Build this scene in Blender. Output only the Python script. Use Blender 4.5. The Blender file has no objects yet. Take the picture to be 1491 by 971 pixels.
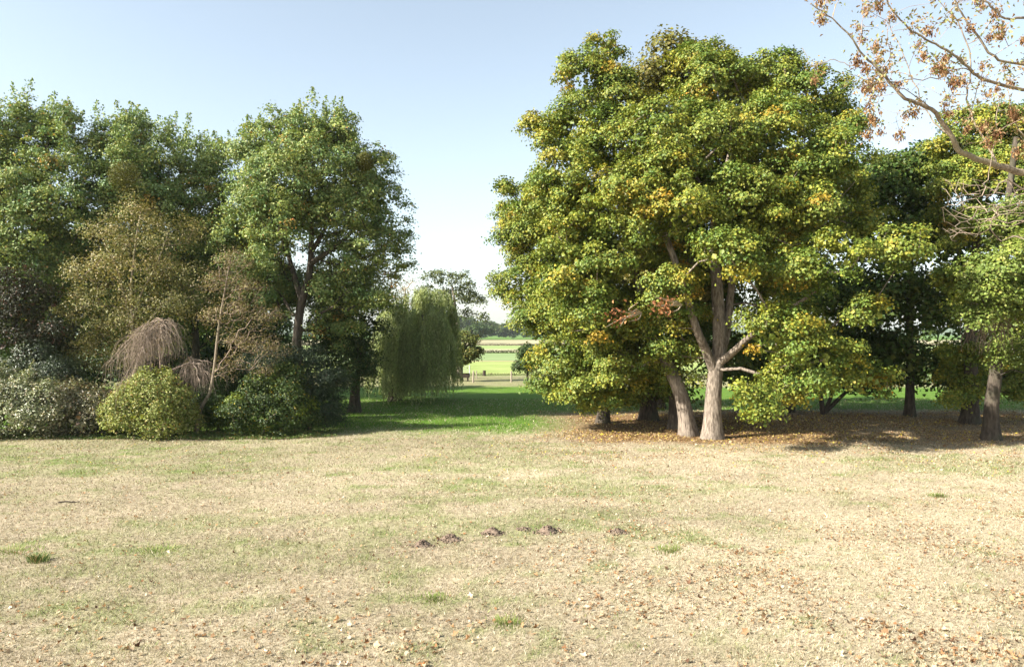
import bpy, math, random
import numpy as np
from mathutils import Vector

# ------------------------------------------------------------------ camera, sky, sun, exposure
S = bpy.context.scene
COL = S.collection
F, CX, CY, CZ = 1118.0, 745.5, 485.5, 4.1       # photo pixels: focal length, centre; eye height in metres
cam_d = bpy.data.cameras.new('camera'); cam = bpy.data.objects.new('camera', cam_d); COL.objects.link(cam)
cam_d.sensor_width = 36; cam_d.lens = F / 1491 * 36
cam_d.clip_start = 0.1; cam_d.clip_end = 9000
cam.location = (0, 0, CZ); cam.rotation_euler = (math.radians(90), 0, 0)
S.camera = cam

SUN_EL, SUN_A = 33.0, 22.0                      # elevation; degrees from due left towards the camera
SUN_S, SKY_S, EXPO = 4.9, 0.087, 1.62
ca, sa, ce, se = [f(math.radians(v)) for v in (SUN_A, SUN_EL) for f in (math.cos, math.sin)]
sun_vec = Vector((-ca * ce, -sa * ce, se))
w = bpy.data.worlds.new('World'); S.world = w; w.use_nodes = True
nt = w.node_tree
sky = nt.nodes.new('ShaderNodeTexSky'); sky.sky_type = 'NISHITA'; sky.sun_disc = False
sky.sun_elevation = math.radians(SUN_EL); sky.sun_rotation = math.atan2(sun_vec.x, sun_vec.y)
sky.air_density = 1.0; sky.dust_density = 1.3; sky.ozone_density = 1.0; sky.altitude = 50
bg = nt.nodes['Background']; bg.inputs['Strength'].default_value = SKY_S
hs = nt.nodes.new('ShaderNodeHueSaturation'); hs.inputs['Saturation'].default_value = 0.63; hs.inputs['Value'].default_value = 1.0; hs.inputs['Hue'].default_value = 0.488
nt.links.new(sky.outputs[0], hs.inputs['Color']); nt.links.new(hs.outputs[0], bg.inputs['Color'])
sl = bpy.data.lights.new('sun', 'SUN'); sl.energy = SUN_S; sl.angle = math.radians(0.53); sl.color = (1, 0.95, 0.87)
so = bpy.data.objects.new('sun', sl); COL.objects.link(so)
so.rotation_euler = (-sun_vec).to_track_quat('-Z', 'Y').to_euler()
S.view_settings.view_transform = 'Standard'; S.view_settings.look = 'None'
S.view_settings.exposure = EXPO; S.view_settings.gamma = 1; S.view_settings.use_curve_mapping = False
S.render.engine = 'CYCLES'
cy = S.cycles
cy.max_bounces = 6; cy.diffuse_bounces = 2; cy.glossy_bounces = 2; cy.transmission_bounces = 4
cy.transparent_max_bounces = 8; cy.volume_bounces = 1; cy.use_denoising = True
cy.sample_clamp_indirect = 4
try: cy.denoiser = 'OPENIMAGEDENOISE'
except Exception: pass

# ------------------------------------------------------------------ helpers
def at(px, py, Y):
    return np.array(((px - CX) / F * Y, Y, CZ + (CY - py) / F * Y))
def gx(px, Y): return (px - CX) / F * Y

def hash2(ix, iy, seed):
    h = (ix.astype(np.int64) * 374761393 + iy.astype(np.int64) * 668265263 + seed * 1442695041) & 0x7fffffff
    h = ((h ^ (h >> 13)) * 1274126177) & 0x7fffffff
    h = (h ^ (h >> 16)) & 0xffffff
    return h / float(0xffffff)
def vnoise(x, y, seed=0):
    x = np.asarray(x, float); y = np.asarray(y, float)
    ix = np.floor(x).astype(np.int64); iy = np.floor(y).astype(np.int64)
    fx = x - ix; fy = y - iy
    fx = fx * fx * (3 - 2 * fx); fy = fy * fy * (3 - 2 * fy)
    a = hash2(ix, iy, seed); b = hash2(ix + 1, iy, seed); c = hash2(ix, iy + 1, seed); d = hash2(ix + 1, iy + 1, seed)
    return (a * (1 - fx) + b * fx) * (1 - fy) + (c * (1 - fx) + d * fx) * fy
def fbm(x, y, seed=0, octv=4):
    s = 0; amp = 0.5; tot = 0
    for o in range(octv):
        s = s + amp * vnoise(x * 2 ** o, y * 2 ** o, seed + o * 17); tot += amp; amp *= 0.55
    return s / tot
def sstep(a, b, x):
    t = np.clip((x - a) / (b - a), 0, 1); return t * t * (3 - 2 * t)

def mesh_np(name, V, faces, mat, parent=None, col=None, smooth=False, attrs=None, link=True):
    """faces: int array (n,k) or list of such arrays"""
    me = bpy.data.meshes.new(name)
    if not isinstance(faces, list): faces = [faces]
    faces = [np.asarray(f, np.int32) for f in faces if len(f)]
    V = np.asarray(V, np.float32)
    me.vertices.add(len(V)); me.vertices.foreach_set('co', V.ravel())
    nl = sum(f.size for f in faces); nf = sum(len(f) for f in faces)
    me.loops.add(nl); me.polygons.add(nf)
    me.loops.foreach_set('vertex_index', np.concatenate([f.ravel() for f in faces]))
    tot = np.concatenate([np.full(len(f), f.shape[1], np.int32) for f in faces])
    st = np.concatenate([[0], np.cumsum(tot)[:-1]]).astype(np.int32)
    me.polygons.foreach_set('loop_start', st); me.polygons.foreach_set('loop_total', tot)
    if smooth: me.polygons.foreach_set('use_smooth', np.ones(nf, bool))
    me.update(calc_edges=True)
    if col is not None:
        a = me.attributes.new('tint', 'FLOAT_COLOR', 'POINT')
        c4 = np.ones((len(V), 4), np.float32); c4[:, :3] = col; a.data.foreach_set('color', c4.ravel())
    for k, v in (attrs or {}).items():
        a = me.attributes.new(k, 'FLOAT', 'POINT'); a.data.foreach_set('value', np.asarray(v, np.float32))
    me.materials.append(mat)
    o = bpy.data.objects.new(name, me)
    if link: COL.objects.link(o)
    if parent is not None: o.parent = parent
    return o

def tag(o, label=None, cat=None, group=None, kind=None):
    if label: o['label'] = label
    if cat: o['category'] = cat
    if group: o['group'] = group
    if kind: o['kind'] = kind
    return o
def empty(name, loc, label, cat, group=None):
    o = bpy.data.objects.new(name, None); COL.objects.link(o); o.location = loc
    o.empty_display_size = 0.3
    return tag(o, label, cat, group)

class Tubes:
    def __init__(s): s.V = []; s.Fq = []; s.n = 0; s.Ft = []
    def add(s, P, R, sides=6, lump=0.0, seed=0, cap=True):
        P = np.asarray(P, float); R = np.asarray(R, float)
        T = np.gradient(P, axis=0); T /= np.linalg.norm(T, axis=1)[:, None] + 1e-9
        ref = np.array([0.0, 1.0, 0.0]) if abs(T[0, 1]) < 0.8 else np.array([1.0, 0, 0])
        n = np.cross(T, ref); n /= np.linalg.norm(n, axis=1)[:, None] + 1e-9
        b = np.cross(T, n)
        ang = np.arange(sides) / sides * 2 * np.pi
        rr = R[:, None] * np.ones(sides)[None]
        if lump:
            u = np.cumsum(np.r_[0, np.linalg.norm(np.diff(P, axis=0), axis=1)])
            for k, a in ((2, .5), (3, .7), (5, .5)):
                rr = rr * (1 + lump * a * np.sin(k * ang[None] + seed * 1.7 * k + u[:, None] * (0.35 * k - 0.8)))
        V = P[:, None] + rr[..., None] * (np.cos(ang)[None, :, None] * n[:, None] + np.sin(ang)[None, :, None] * b[:, None])
        m = len(P)
        i = np.arange(m - 1)[:, None] * sides + np.arange(sides)[None]
        j = np.arange(m - 1)[:, None] * sides + (np.arange(sides)[None] + 1) % sides
        q = np.stack([i, j, j + sides, i + sides], -1).reshape(-1, 4) + s.n
        s.V.append(V.reshape(-1, 3)); s.Fq.append(q); s.n += m * sides
    def build(s, name, mat, parent=None, origin=(0, 0, 0), smooth=True):
        V = np.concatenate(s.V) - np.asarray(origin)[None]
        return mesh_np(name, V, np.concatenate(s.Fq), mat, parent, smooth=smooth)

def catmull(P, n=4):
    P = np.asarray(P, float)
    if len(P) < 3: 
        t = np.linspace(0, 1, n + 1)[:, None]; return P[0] * (1 - t) + P[-1] * t
    Q = np.vstack([2 * P[0] - P[1], P, 2 * P[-1] - P[-2]])
    out = []
    for i in range(1, len(Q) - 2):
        for t in np.arange(n) / n:
            a, b, c, d = Q[i - 1], Q[i], Q[i + 1], Q[i + 2]
            out.append(0.5 * ((2 * b) + (-a + c) * t + (2 * a - 5 * b + 4 * c - d) * t * t + (-a + 3 * b - 3 * c + d) * t ** 3))
    out.append(P[-1]); return np.array(out)

# ------------------------------------------------------------------ materials
def new_mat(name):
    m = bpy.data.materials.new(name); m.use_nodes = True
    n = m.node_tree.nodes; l = m.node_tree.links
    return m, n, l, n['Principled BSDF'], n['Material Output']
def leaf_mat(name, trans=0.35, rough=0.5, spec=0.35, tsat=(1.15, 1.1, 0.6)):
    m, n, l, p, out = new_mat(name)
    a = n.new('ShaderNodeAttribute'); a.attribute_name = 'tint'
    l.new(a.outputs['Color'], p.inputs['Base Color'])
    p.inputs['Roughness'].default_value = rough
    p.inputs['Specular IOR Level'].default_value = spec
    t = n.new('ShaderNodeBsdfTranslucent')
    mm = n.new('ShaderNodeMix'); mm.data_type = 'RGBA'; mm.blend_type = 'MULTIPLY'; mm.inputs[0].default_value = 1
    l.new(a.outputs['Color'], mm.inputs[6]); mm.inputs[7].default_value = (*tsat, 1)
    l.new(mm.outputs[2], t.inputs['Color'])
    x = n.new('ShaderNodeMixShader'); x.inputs[0].default_value = trans
    l.new(p.outputs[0], x.inputs[1]); l.new(t.outputs[0], x.inputs[2]); l.new(x.outputs[0], out.inputs['Surface'])
    return m
def bark_mat(name, c1, c2, scale=6, bump=0.6, moss=None):
    m, n, l, p, out = new_mat(name)
    tc = n.new('ShaderNodeTexCoord'); mp = n.new('ShaderNodeMapping'); mp.inputs['Scale'].default_value = (scale, scale, scale * 0.22)
    l.new(tc.outputs['Object'], mp.inputs[0])
    no = n.new('ShaderNodeTexNoise'); no.inputs['Scale'].default_value = 1.6; no.inputs['Detail'].default_value = 7; no.inputs['Roughness'].default_value = 0.65
    l.new(mp.outputs[0], no.inputs['Vector'])
    r = n.new('ShaderNodeValToRGB'); r.color_ramp.elements[0].position = 0.36; r.color_ramp.elements[1].position = 0.66
    r.color_ramp.elements[0].color = (*c1, 1); r.color_ramp.elements[1].color = (*c2, 1)
    l.new(no.outputs['Fac'], r.inputs[0])
    n2 = n.new('ShaderNodeTexNoise'); n2.inputs['Scale'].default_value = 1.3; n2.inputs['Detail'].default_value = 4
    l.new(tc.outputs['Object'], n2.inputs['Vector'])
    mx = n.new('ShaderNodeMix'); mx.data_type = 'RGBA'; 
    r2 = n.new('ShaderNodeMapRange'); r2.inputs[1].default_value = 0.5; r2.inputs[2].default_value = 0.75; r2.inputs[4].default_value = 0.7
    l.new(n2.outputs['Fac'], r2.inputs[0]); l.new(r2.outputs[0], mx.inputs[0])
    l.new(r.outputs[0], mx.inputs[6]); mx.inputs[7].default_value = (*(moss or tuple(v * 0.8 for v in c1)), 1)
    l.new(mx.outputs[2], p.inputs['Base Color']); p.inputs['Roughness'].default_value = 0.9
    p.inputs['Specular IOR Level'].default_value = 0.2
    b = n.new('ShaderNodeBump'); b.inputs['Strength'].default_value = bump; b.inputs['Distance'].default_value = 0.05
    l.new(no.outputs['Fac'], b.inputs['Height']); l.new(b.outputs[0], p.inputs['Normal'])
    return m
def noise_mat(name, c1, c2, scale=8, rough=0.9, bump=0.3, dist=0.02, spec=0.2):
    m, n, l, p, out = new_mat(name)
    tc = n.new('ShaderNodeTexCoord')
    no = n.new('ShaderNodeTexNoise'); no.inputs['Scale'].default_value = scale; no.inputs['Detail'].default_value = 6; no.inputs['Roughness'].default_value = 0.65
    l.new(tc.outputs['Object'], no.inputs['Vector'])
    r = n.new('ShaderNodeValToRGB'); r.color_ramp.elements[0].position = 0.35; r.color_ramp.elements[1].position = 0.68
    r.color_ramp.elements[0].color = (*c1, 1); r.color_ramp.elements[1].color = (*c2, 1)
    l.new(no.outputs['Fac'], r.inputs[0]); l.new(r.outputs[0], p.inputs['Base Color'])
    p.inputs['Roughness'].default_value = rough; p.inputs['Specular IOR Level'].default_value = spec
    if bump:
        b = n.new('ShaderNodeBump'); b.inputs['Strength'].default_value = bump; b.inputs['Distance'].default_value = dist
        l.new(no.outputs['Fac'], b.inputs['Height']); l.new(b.outputs[0], p.inputs['Normal'])
    return m

M_leaf = leaf_mat('leaf', 0.24, .5, .25)
M_willow = leaf_mat('leaf_willow', 0.42, .5, .3)
M_gloss = leaf_mat('leaf_glossy', 0.2, 0.42, 0.6)
M_dry = leaf_mat('leaf_dry', 0.25, 0.7, 0.2, (1.1, 0.95, 0.7))
M_grass = leaf_mat('grass_blade', 0.25, 0.7, 0.2, (1.05, 1.0, 0.7))
M_bark = bark_mat('bark_maple', (0.085, 0.065, 0.048), (0.33, 0.275, 0.215), 9, 1.0)
M_barkd = bark_mat('bark_dark', (0.035, 0.028, 0.021), (0.11, 0.088, 0.066), 7, 0.8, (0.06, 0.065, 0.035))  # dark bark; on the grove's trunks it also paints in their shade
M_barkp = bark_mat('bark_pale', (0.20, 0.16, 0.11), (0.44, 0.37, 0.27), 12, 0.5, (0.30, 0.28, 0.14))
M_barks = bark_mat('bark_grey_brown', (0.11, 0.085, 0.06), (0.31, 0.25, 0.18), 14, 0.6, (0.22, 0.20, 0.12))
M_twig = noise_mat('twig_brown', (0.14, 0.10, 0.075), (0.29, 0.22, 0.165), 5, bump=0)
M_twigw = noise_mat('twig_weeping', (0.19, 0.142, 0.105), (0.37, 0.295, 0.22), 5, bump=0)
M_twigp = noise_mat('twig_pale', (0.26, 0.20, 0.13), (0.46, 0.38, 0.27), 5, bump=0)

# ------------------------------------------------------------------ ground masks (shared by the sheet, the blades and the leaf litter)
def lawn_pale(x, y):
    n = fbm(x * .22, y * .35, 90); n2 = fbm(x * .8, y * 1.2, 95)
    return np.clip(.30 + .50 * sstep(-9, 8, x + 6 * (n - .5)) + 1.1 * (n - .5) + .7 * (n2 - .5), 0, 1)
def lawn_masks(x, y):
    n1 = fbm(x * 0.16, y * 0.30, 3); n2 = fbm(x * 0.55, y * 0.9, 9); n3 = fbm(x * 1.9, y * 2.3, 21)
    g = 0.5 * n1 + 0.3 * n2 + 0.2 * n3
    green = sstep(0.47, 0.66, g)                                     # green patches in the dry lawn
    left = sstep(6, -14, x) * sstep(15, 30, y)                       # greener towards the left shrubs
    green = np.clip(green * 0.36 * (.35 + sstep(9, 17, y) * .65) + 0.42 * sstep(.48, .80, n3) * sstep(.3, .6, n2) + left * 0.30 * (0.4 + n3), 0, 1)
    lush = sstep(29.5, 34.5, y + 1.6 * (n2 - 0.5) + 0.10 * np.abs(x + 4)) * sstep(9, 3, x - 0.05 * (y - 30))
    lush = np.maximum(lush, sstep(38.5, 42, y + 2 * (n2 - .5)))
    green = np.maximum(green, lush)
    mx = gx(1037, 30); 
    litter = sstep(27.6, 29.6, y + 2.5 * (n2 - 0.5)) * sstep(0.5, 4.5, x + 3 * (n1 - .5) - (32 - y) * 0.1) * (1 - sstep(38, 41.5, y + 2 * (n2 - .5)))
    litter = litter * (1 - 0.35 * sstep(10, 15, x))  # litter lowered towards the right, standing in for the grove's deeper shade
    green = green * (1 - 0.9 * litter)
    paddock = sstep(57, 61, y + 3 * (n2 - .5)) * (1 - sstep(75, 76, y)); litter = np.maximum(litter, .14 * paddock * (.5 + n1))
    green = green * (1 - 0.55 * paddock)
    return green, litter, n3, lush
xs = np.unique(np.round(np.concatenate([np.arange(-34, 34.01, 0.25), 34 + np.geomspace(0.4, 3400, 40), -34 - np.geomspace(0.4, 3400, 40)]), 3))
ys = np.unique(np.round(np.concatenate([np.arange(3, 62.01, 0.25), 62 + np.geomspace(0.4, 3500, 50), 3 - np.geomspace(0.4, 300, 16)]), 3))
X, Yg = np.meshgrid(xs, ys)
def relief(x, y):
    k = (1 - sstep(45, 62, y)) * (1 - sstep(28, 34, np.abs(x)))
    return k * (0.16 * (fbm(x * 0.12, y * 0.12, 41) - 0.5) + 0.07 * (fbm(x * 0.8, y * 0.8, 55) - 0.5))
Zg = relief(X, Yg)
gV = np.stack([X, Yg, Zg], -1).reshape(-1, 3)
nx, ny = len(xs), len(ys)
ii = (np.arange(ny - 1)[:, None] * nx + np.arange(nx - 1)[None]).ravel()
gF = np.stack([ii, ii + 1, ii + nx + 1, ii + nx], -1)
gr, lt, _, lu = lawn_masks(gV[:, 0], gV[:, 1])
m, n, l, p, out = new_mat('lawn_ground')
tc = n.new('ShaderNodeTexCoord')
def tex(scale, detail=6, rough=0.65):
    t = n.new('ShaderNodeTexNoise'); t.inputs['Scale'].default_value = scale; t.inputs['Detail'].default_value = detail; t.inputs['Roughness'].default_value = rough
    l.new(tc.outputs['Object'], t.inputs['Vector']); return t
def ramp(src, stops):
    r = n.new('ShaderNodeValToRGB'); e = r.color_ramp.elements
    while len(e) < len(stops): e.new(0.5)
    for k, (pos, c) in enumerate(stops): e[k].position = pos; e[k].color = (*c, 1)
    l.new(src, r.inputs[0]); return r
def attr(nm):
    a = n.new('ShaderNodeAttribute'); a.attribute_name = nm; return a
def mix(fac, a, b):
    x = n.new('ShaderNodeMix'); x.data_type = 'RGBA'
    l.new(fac, x.inputs[0]); l.new(a, x.inputs[6]); l.new(b, x.inputs[7]); return x.outputs[2]
tf = tex(9.0, 8, 0.75); tm = tex(1.3, 6)
strawd = ramp(tf.outputs['Fac'], [(0.28, (0.12, 0.092, 0.056)), (0.5, (0.27, 0.218, 0.141)), (0.72, (0.43, 0.365, 0.255))])
strawp = ramp(tf.outputs['Fac'], [(0.28, (0.22, 0.175, 0.105)), (0.5, (0.38, 0.315, 0.210)), (0.72, (0.55, 0.48, 0.345))])
class _o: pass
straw = _o(); straw.outputs = [mix(attr('pale').outputs['Fac'], strawd.outputs[0], strawp.outputs[0])]
green = ramp(tf.outputs['Fac'], [(0.3, (0.05, 0.085, 0.014)), (0.5, (0.12, 0.18, 0.035)), (0.72, (0.24, 0.27, 0.08))])
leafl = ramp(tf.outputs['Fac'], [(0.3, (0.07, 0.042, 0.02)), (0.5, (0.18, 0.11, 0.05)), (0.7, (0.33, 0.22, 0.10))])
ad = n.new('ShaderNodeMath'); ad.operation = 'MULTIPLY_ADD'; l.new(tm.outputs['Fac'], ad.inputs[0]); ad.inputs[1].default_value = 0.9; ad.inputs[2].default_value = -0.45
a2 = n.new('ShaderNodeMath'); a2.operation = 'ADD'; a2.use_clamp = True; l.new(attr('green').outputs['Fac'], a2.inputs[0]); l.new(ad.outputs[0], a2.inputs[1])
lushc = ramp(tf.outputs['Fac'], [(0.3, (0.030, 0.075, 0.007)), (0.5, (0.075, 0.150, 0.014)), (0.72, (0.16, 0.24, 0.035))])
green2 = _o(); green2.outputs = [mix(attr('lush').outputs['Fac'], green.outputs[0], lushc.outputs[0])]
c = mix(a2.outputs[0], straw.outputs[0], green2.outputs[0])
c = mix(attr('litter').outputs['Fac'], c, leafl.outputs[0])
l.new(c, p.inputs['Base Color']); p.inputs['Roughness'].default_value = 0.95; p.inputs['Specular IOR Level'].default_value = 0.1
b = n.new('ShaderNodeBump'); b.inputs['Strength'].default_value = 0.7; b.inputs['Distance'].default_value = 0.04
l.new(tf.outputs['Fac'], b.inputs['Height']); l.new(b.outputs[0], p.inputs['Normal'])
M_ground = m
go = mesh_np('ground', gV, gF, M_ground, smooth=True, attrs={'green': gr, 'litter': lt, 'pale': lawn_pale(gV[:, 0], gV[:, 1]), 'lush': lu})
tag(go, kind='structure')

# fields beyond the park
def field(y0, y1, c1, c2, z, sc=0.08, x0=-900, x1=900, name='field'):
    V = [(x0, y0, z), (x1, y0, z), (x1, y1, z), (x0, y1, z)]
    o = mesh_np(name, V, np.array([[0, 1, 2, 3]]), noise_mat(name + '_soil', c1, c2, sc, 0.95, 0))
    return tag(o, kind='structure')
field(76, 111, (0.17, 0.23, 0.05), (0.30, 0.34, 0.11), 0.03, 0.12)
field(111, 115, (0.25, 0.22, 0.10), (0.30, 0.27, 0.13), 0.04, 0.3)
field(115, 157, (0.14, 0.20, 0.07), (0.22, 0.28, 0.115), 0.03, 0.1)
field(164, 202, (0.27, 0.26, 0.14), (0.37, 0.35, 0.20), 0.03, 0.06)
field(202, 258, (0.17, 0.24, 0.07), (0.25, 0.30, 0.10), 0.04, 0.05)
field(258, 300, (0.16, 0.13, 0.07), (0.24, 0.20, 0.11), 0.03, 0.1)
field(300, 480, (0.25, 0.225, 0.12), (0.36, 0.32, 0.19), 0.05, 0.02)

# low hill at the skyline
hx = np.linspace(-3300, 3300, 160); prof = 10 + 34 * fbm(hx * 0.0016, hx * 0 + 3.3, 5) 
hv = np.concatenate([np.stack([hx, hx * 0 + 2300, hx * 0 - 1], -1), np.stack([hx, hx * 0 + 2600, prof], -1), np.stack([hx, hx * 0 + 3300, hx * 0 - 1], -1)])
k = np.arange(159); hf = np.concatenate([np.stack([k + r * 160, k + 1 + r * 160, k + 161 + r * 160, k + 160 + r * 160], -1) for r in (0, 1)])
tag(mesh_np('hills', hv, hf, noise_mat('far_hill', (0.05, 0.08, 0.03), (0.12, 0.14, 0.06), 0.01, 0.95, 0), smooth=True), kind='structure')

# air between here and the far wood
def haze(density):
    x0, x1, y0, y1, z0, z1 = -3600, 3600, -400, 3700, -2.0, 62
    V = [(x, y, z) for z in (z0, z1) for (x, y) in ((x0, y0), (x1, y0), (x1, y1), (x0, y1))]
    Fq = np.array([(3, 2, 1, 0), (4, 5, 6, 7), (0, 1, 5, 4), (1, 2, 6, 5), (2, 3, 7, 6), (3, 0, 4, 7)])
    m = bpy.data.materials.new('haze_air'); m.use_nodes = True; n = m.node_tree.nodes; n.remove(n['Principled BSDF'])
    v = n.new('ShaderNodeVolumePrincipled'); v.inputs['Density'].default_value = density; v.inputs['Color'].default_value = (.86, .93, 1, 1); v.inputs['Anisotropy'].default_value = .3
    m.node_tree.links.new(v.outputs[0], n['Material Output'].inputs['Volume'])
    tag(mesh_np('haze', V, Fq, m), kind='stuff')
HAZE = 0.00012
if HAZE: haze(HAZE)

# ------------------------------------------------------------------ foliage and tree building
def unit(v): return v / (np.linalg.norm(v, axis=-1, keepdims=True) + 1e-9)
def rsphere(rng, n): return unit(rng.normal(size=(n, 3)))
def leaf_mesh(pos, nrm, size, wid, col, rng, fold=0.18, dirv=None):
    n = len(pos)
    d = rsphere(rng, n) if dirv is None else dirv
    d = unit(d - nrm * (d * nrm).sum(-1, keepdims=True)); t = np.cross(nrm, d)
    s = size[:, None]; wd = (size * wid)[:, None]
    base = pos - d * s * 0.5; tip = pos + d * s * 0.5 - nrm * s * 0.12
    sh = rng.uniform(-.12, .12, (n, 1)) * s
    lft = pos + t * wd * 0.5 + nrm * s * fold + d * sh; rgt = pos - t * wd * 0.5 + nrm * s * fold + d * sh
    V = np.stack([base, rgt, tip, lft], 1).reshape(-1, 3)
    i = np.arange(n) * 4
    Fc = np.concatenate([np.stack([i, i + 1, i + 2], -1), np.stack([i, i + 2, i + 3], -1)])
    return V, Fc, np.repeat(col, 4, axis=0)

def pick(rng, n, pal):
    """pal: list of (weight, rgb)"""
    wgt = np.array([p[0] for p in pal], float); c = np.array([p[1] for p in pal], float)
    return c[rng.choice(len(pal), n, p=wgt / wgt.sum())]

def grow(nodes, parents, targets, rng, step=0.7, up=0.35, sag=0.0):
    """joins every target to the nearest fitting branch; returns nodes, parents and the tip ids"""
    P = [np.array(p, float) for p in nodes]; par = list(parents); tips = []
    A = np.zeros((len(P) + 30 * len(targets) + 10, 3)); A[:len(P)] = P
    plen = np.zeros(len(A)); cnt = len(P)
    for i in range(cnt):
        if par[i] >= 0: plen[i] = plen[par[i]] + np.linalg.norm(A[i] - A[par[i]])
    order = np.argsort([np.min(np.linalg.norm(A[:cnt] - t, axis=1)) for t in targets])
    skip = max(1, int(cnt * 0.12))
    for ti in order:
        t = targets[ti]
        dv = t - A[:cnt]; d = np.linalg.norm(dv, axis=1) + 1e-6
        cost = d * (1 + 0.9 * np.maximum(0, -dv[:, 2] / d)) + 0.12 * plen[:cnt]
        cost[:skip] += 3
        j = int(np.argmin(cost)); L = d[j]; k = max(1, min(28, int(L / step)))
        a = A[j]; ctrl = (a + t) / 2 + np.array([0, 0, up * L * 0.5]) + rng.normal(size=3) * L * 0.09
        prev = j
        for q in range(1, k + 1):
            u = q / k
            pt = a * (1 - u) ** 2 + 2 * ctrl * u * (1 - u) + t * u * u
            if q < k: pt = pt + rng.normal(size=3) * 0.05 * step
            A[cnt] = pt; par.append(prev); plen[cnt] = plen[prev] + np.linalg.norm(pt - A[prev]); prev = cnt; cnt += 1
        tips.append(prev)
    return A[:cnt], par, tips

def branch_tubes(A, par, n_fixed, tips, r_tip, rpow, rmax):
    n = len(A); cntd = np.zeros(n)
    for t in tips: cntd[t] += 1
    for i in range(n - 1, -1, -1):
        if par[i] >= 0: cntd[par[i]] += cntd[i]
    R = np.clip(r_tip * np.maximum(cntd, 1) ** rpow, r_tip, rmax)
    kids = [[] for _ in range(n)]
    for i in range(n):
        if par[i] >= 0: kids[par[i]].append(i)
    tb = Tubes(); starts = [(par[i], i) for i in range(n_fixed, n) if par[i] < n_fixed]
    while starts:
        p0, i = starts.pop()
        chain = [p0, i]; 
        while kids[chain[-1]]:
            ks = sorted(kids[chain[-1]], key=lambda q: -cntd[q])
            for q in ks[1:]: starts.append((chain[-1], q))
            chain.append(ks[0])
        pts = A[chain]; rr = R[chain].copy(); rr[0] = rr[1]
        rr[-1] *= 0.5
        sides = 7 if rr[0] > 0.07 else (5 if rr[0] > 0.03 else 3)
        tb.add(pts, rr, sides)
    return tb

def lobes_to_clumps(lobes, rc, cover, rng, inner=0.62, under=0.35):
    C, R = [], []; 
    for (c, r) in lobes: C.append(c); R.append(r)
    C = np.array(C); R = np.array(R)
    pts, rad, outd, lid = [], [], [], []
    for i in range(len(C)):
        rm = R[i].mean()
        nn = max(3, int(COVER * cover * 4 * rm * rm / (rc * rc)))
        d = rsphere(rng, nn); d = d[(d[:, 2] > -0.25) | (rng.random(nn) < under)]
        q = C[i] + d * R[i] * (rng.uniform(inner, 1.06, (len(d), 1)) * (1 + .16 * np.sin(d[:, :1] * 5 + i) * np.sin(d[:, 1:2] * 4 + 2 * i) + .12 * np.sin(d[:, 2:3] * 6 + 3 * i)))
        ok = np.ones(len(q), bool)
        for j in range(len(C)):
            if j != i: ok &= (np.linalg.norm((q - C[j]) / R[j], axis=1) > 0.62) | (rng.random(len(q)) < 0.12)
        pts.append(q[ok]); outd.append(d[ok]); rad.append(rc * rng.uniform(0.65, 1.35, ok.sum())); lid.append(np.full(ok.sum(), i))
    return np.concatenate(pts), np.concatenate(rad), np.concatenate(outd), np.concatenate(lid)

def foliage(pts, rad, outd, rc, per, size, wid, pal, tints, rng, flat=0.62, up=0.5, rnd=0.6, hang=0.0, tint_idx=None, shoots=0, jitter=0.22, spread=0.16, shoot_len=1.0):
    cnt = np.maximum(4, (PER * per * (rad / rc) ** 2 * rng.uniform(0.7, 1.3, len(rad)))).astype(int)
    idx = np.repeat(np.arange(len(pts)), cnt); N = len(idx)
    d = rsphere(rng, N); d[:, 2] = np.where((d[:, 2] < -0.2) & (rng.random(N) < 0.6), -d[:, 2], d[:, 2])
    rr = rng.random(N) ** 0.45 * np.exp(rng.normal(size=N) * spread)
    sc = np.stack([rad, rad, rad * flat], -1)[idx]
    pos = pts[idx] + d * sc * rr[:, None]
    # boughs droop outward
    h = (pos - pts[idx]); pos[:, 2] -= 0.28 * (h[:, 0] ** 2 + h[:, 1] ** 2) / (rad[idx] + 0.01)
    nrm = unit(0.75 * d + 0.75 * outd[idx] + np.array([0, 0, up]) + rnd * rng.normal(size=(N, 3)))
    col = pick(rng, N, pal)
    ct = np.ones((len(pts), 3))
    if tints:
        which = pick(rng, len(pts), tints); ct = which
    col = col * ct[idx]
    col = col * np.exp(rng.normal(size=(N, 1)) * jitter)
    if shoots:
        top = np.argsort(-(pts[:, 2] + rng.normal(size=len(pts)) * 0.5))[:shoots * 2]; top = rng.choice(top, shoots, replace=False)
        k = int(80 * min(1, shoot_len + .1))
        base = np.repeat(pts[top], k, 0); u = np.tile(np.linspace(0, 1, k), shoots)
        L = np.repeat(rng.uniform(0.7, 1.7, shoots), k) * shoot_len
        dr = np.repeat(unit(np.stack([rng.normal(size=shoots) * .28, rng.normal(size=shoots) * .28, np.ones(shoots)], -1)), k, 0)
        sp = base + dr * (u * L)[:, None] + rng.normal(size=(len(u), 3)) * (0.24 * shoot_len ** .5 * (1.1 - u))[:, None]
        pos = np.concatenate([pos, sp]); nrm = np.concatenate([nrm, unit(rng.normal(size=(len(u), 3)) + np.array([0, 0, .4]))])
        col = np.concatenate([col, pick(rng, len(u), pal) * 1.1])
    sz = size * rng.uniform(0.65, 1.3, len(pos))
    dirv = rsphere(rng, len(pos)) + np.array([0, 0, -hang])
    return leaf_mesh(pos, nrm, sz, wid, np.clip(col, 0, 0.9), rng, dirv=dirv)

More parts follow.
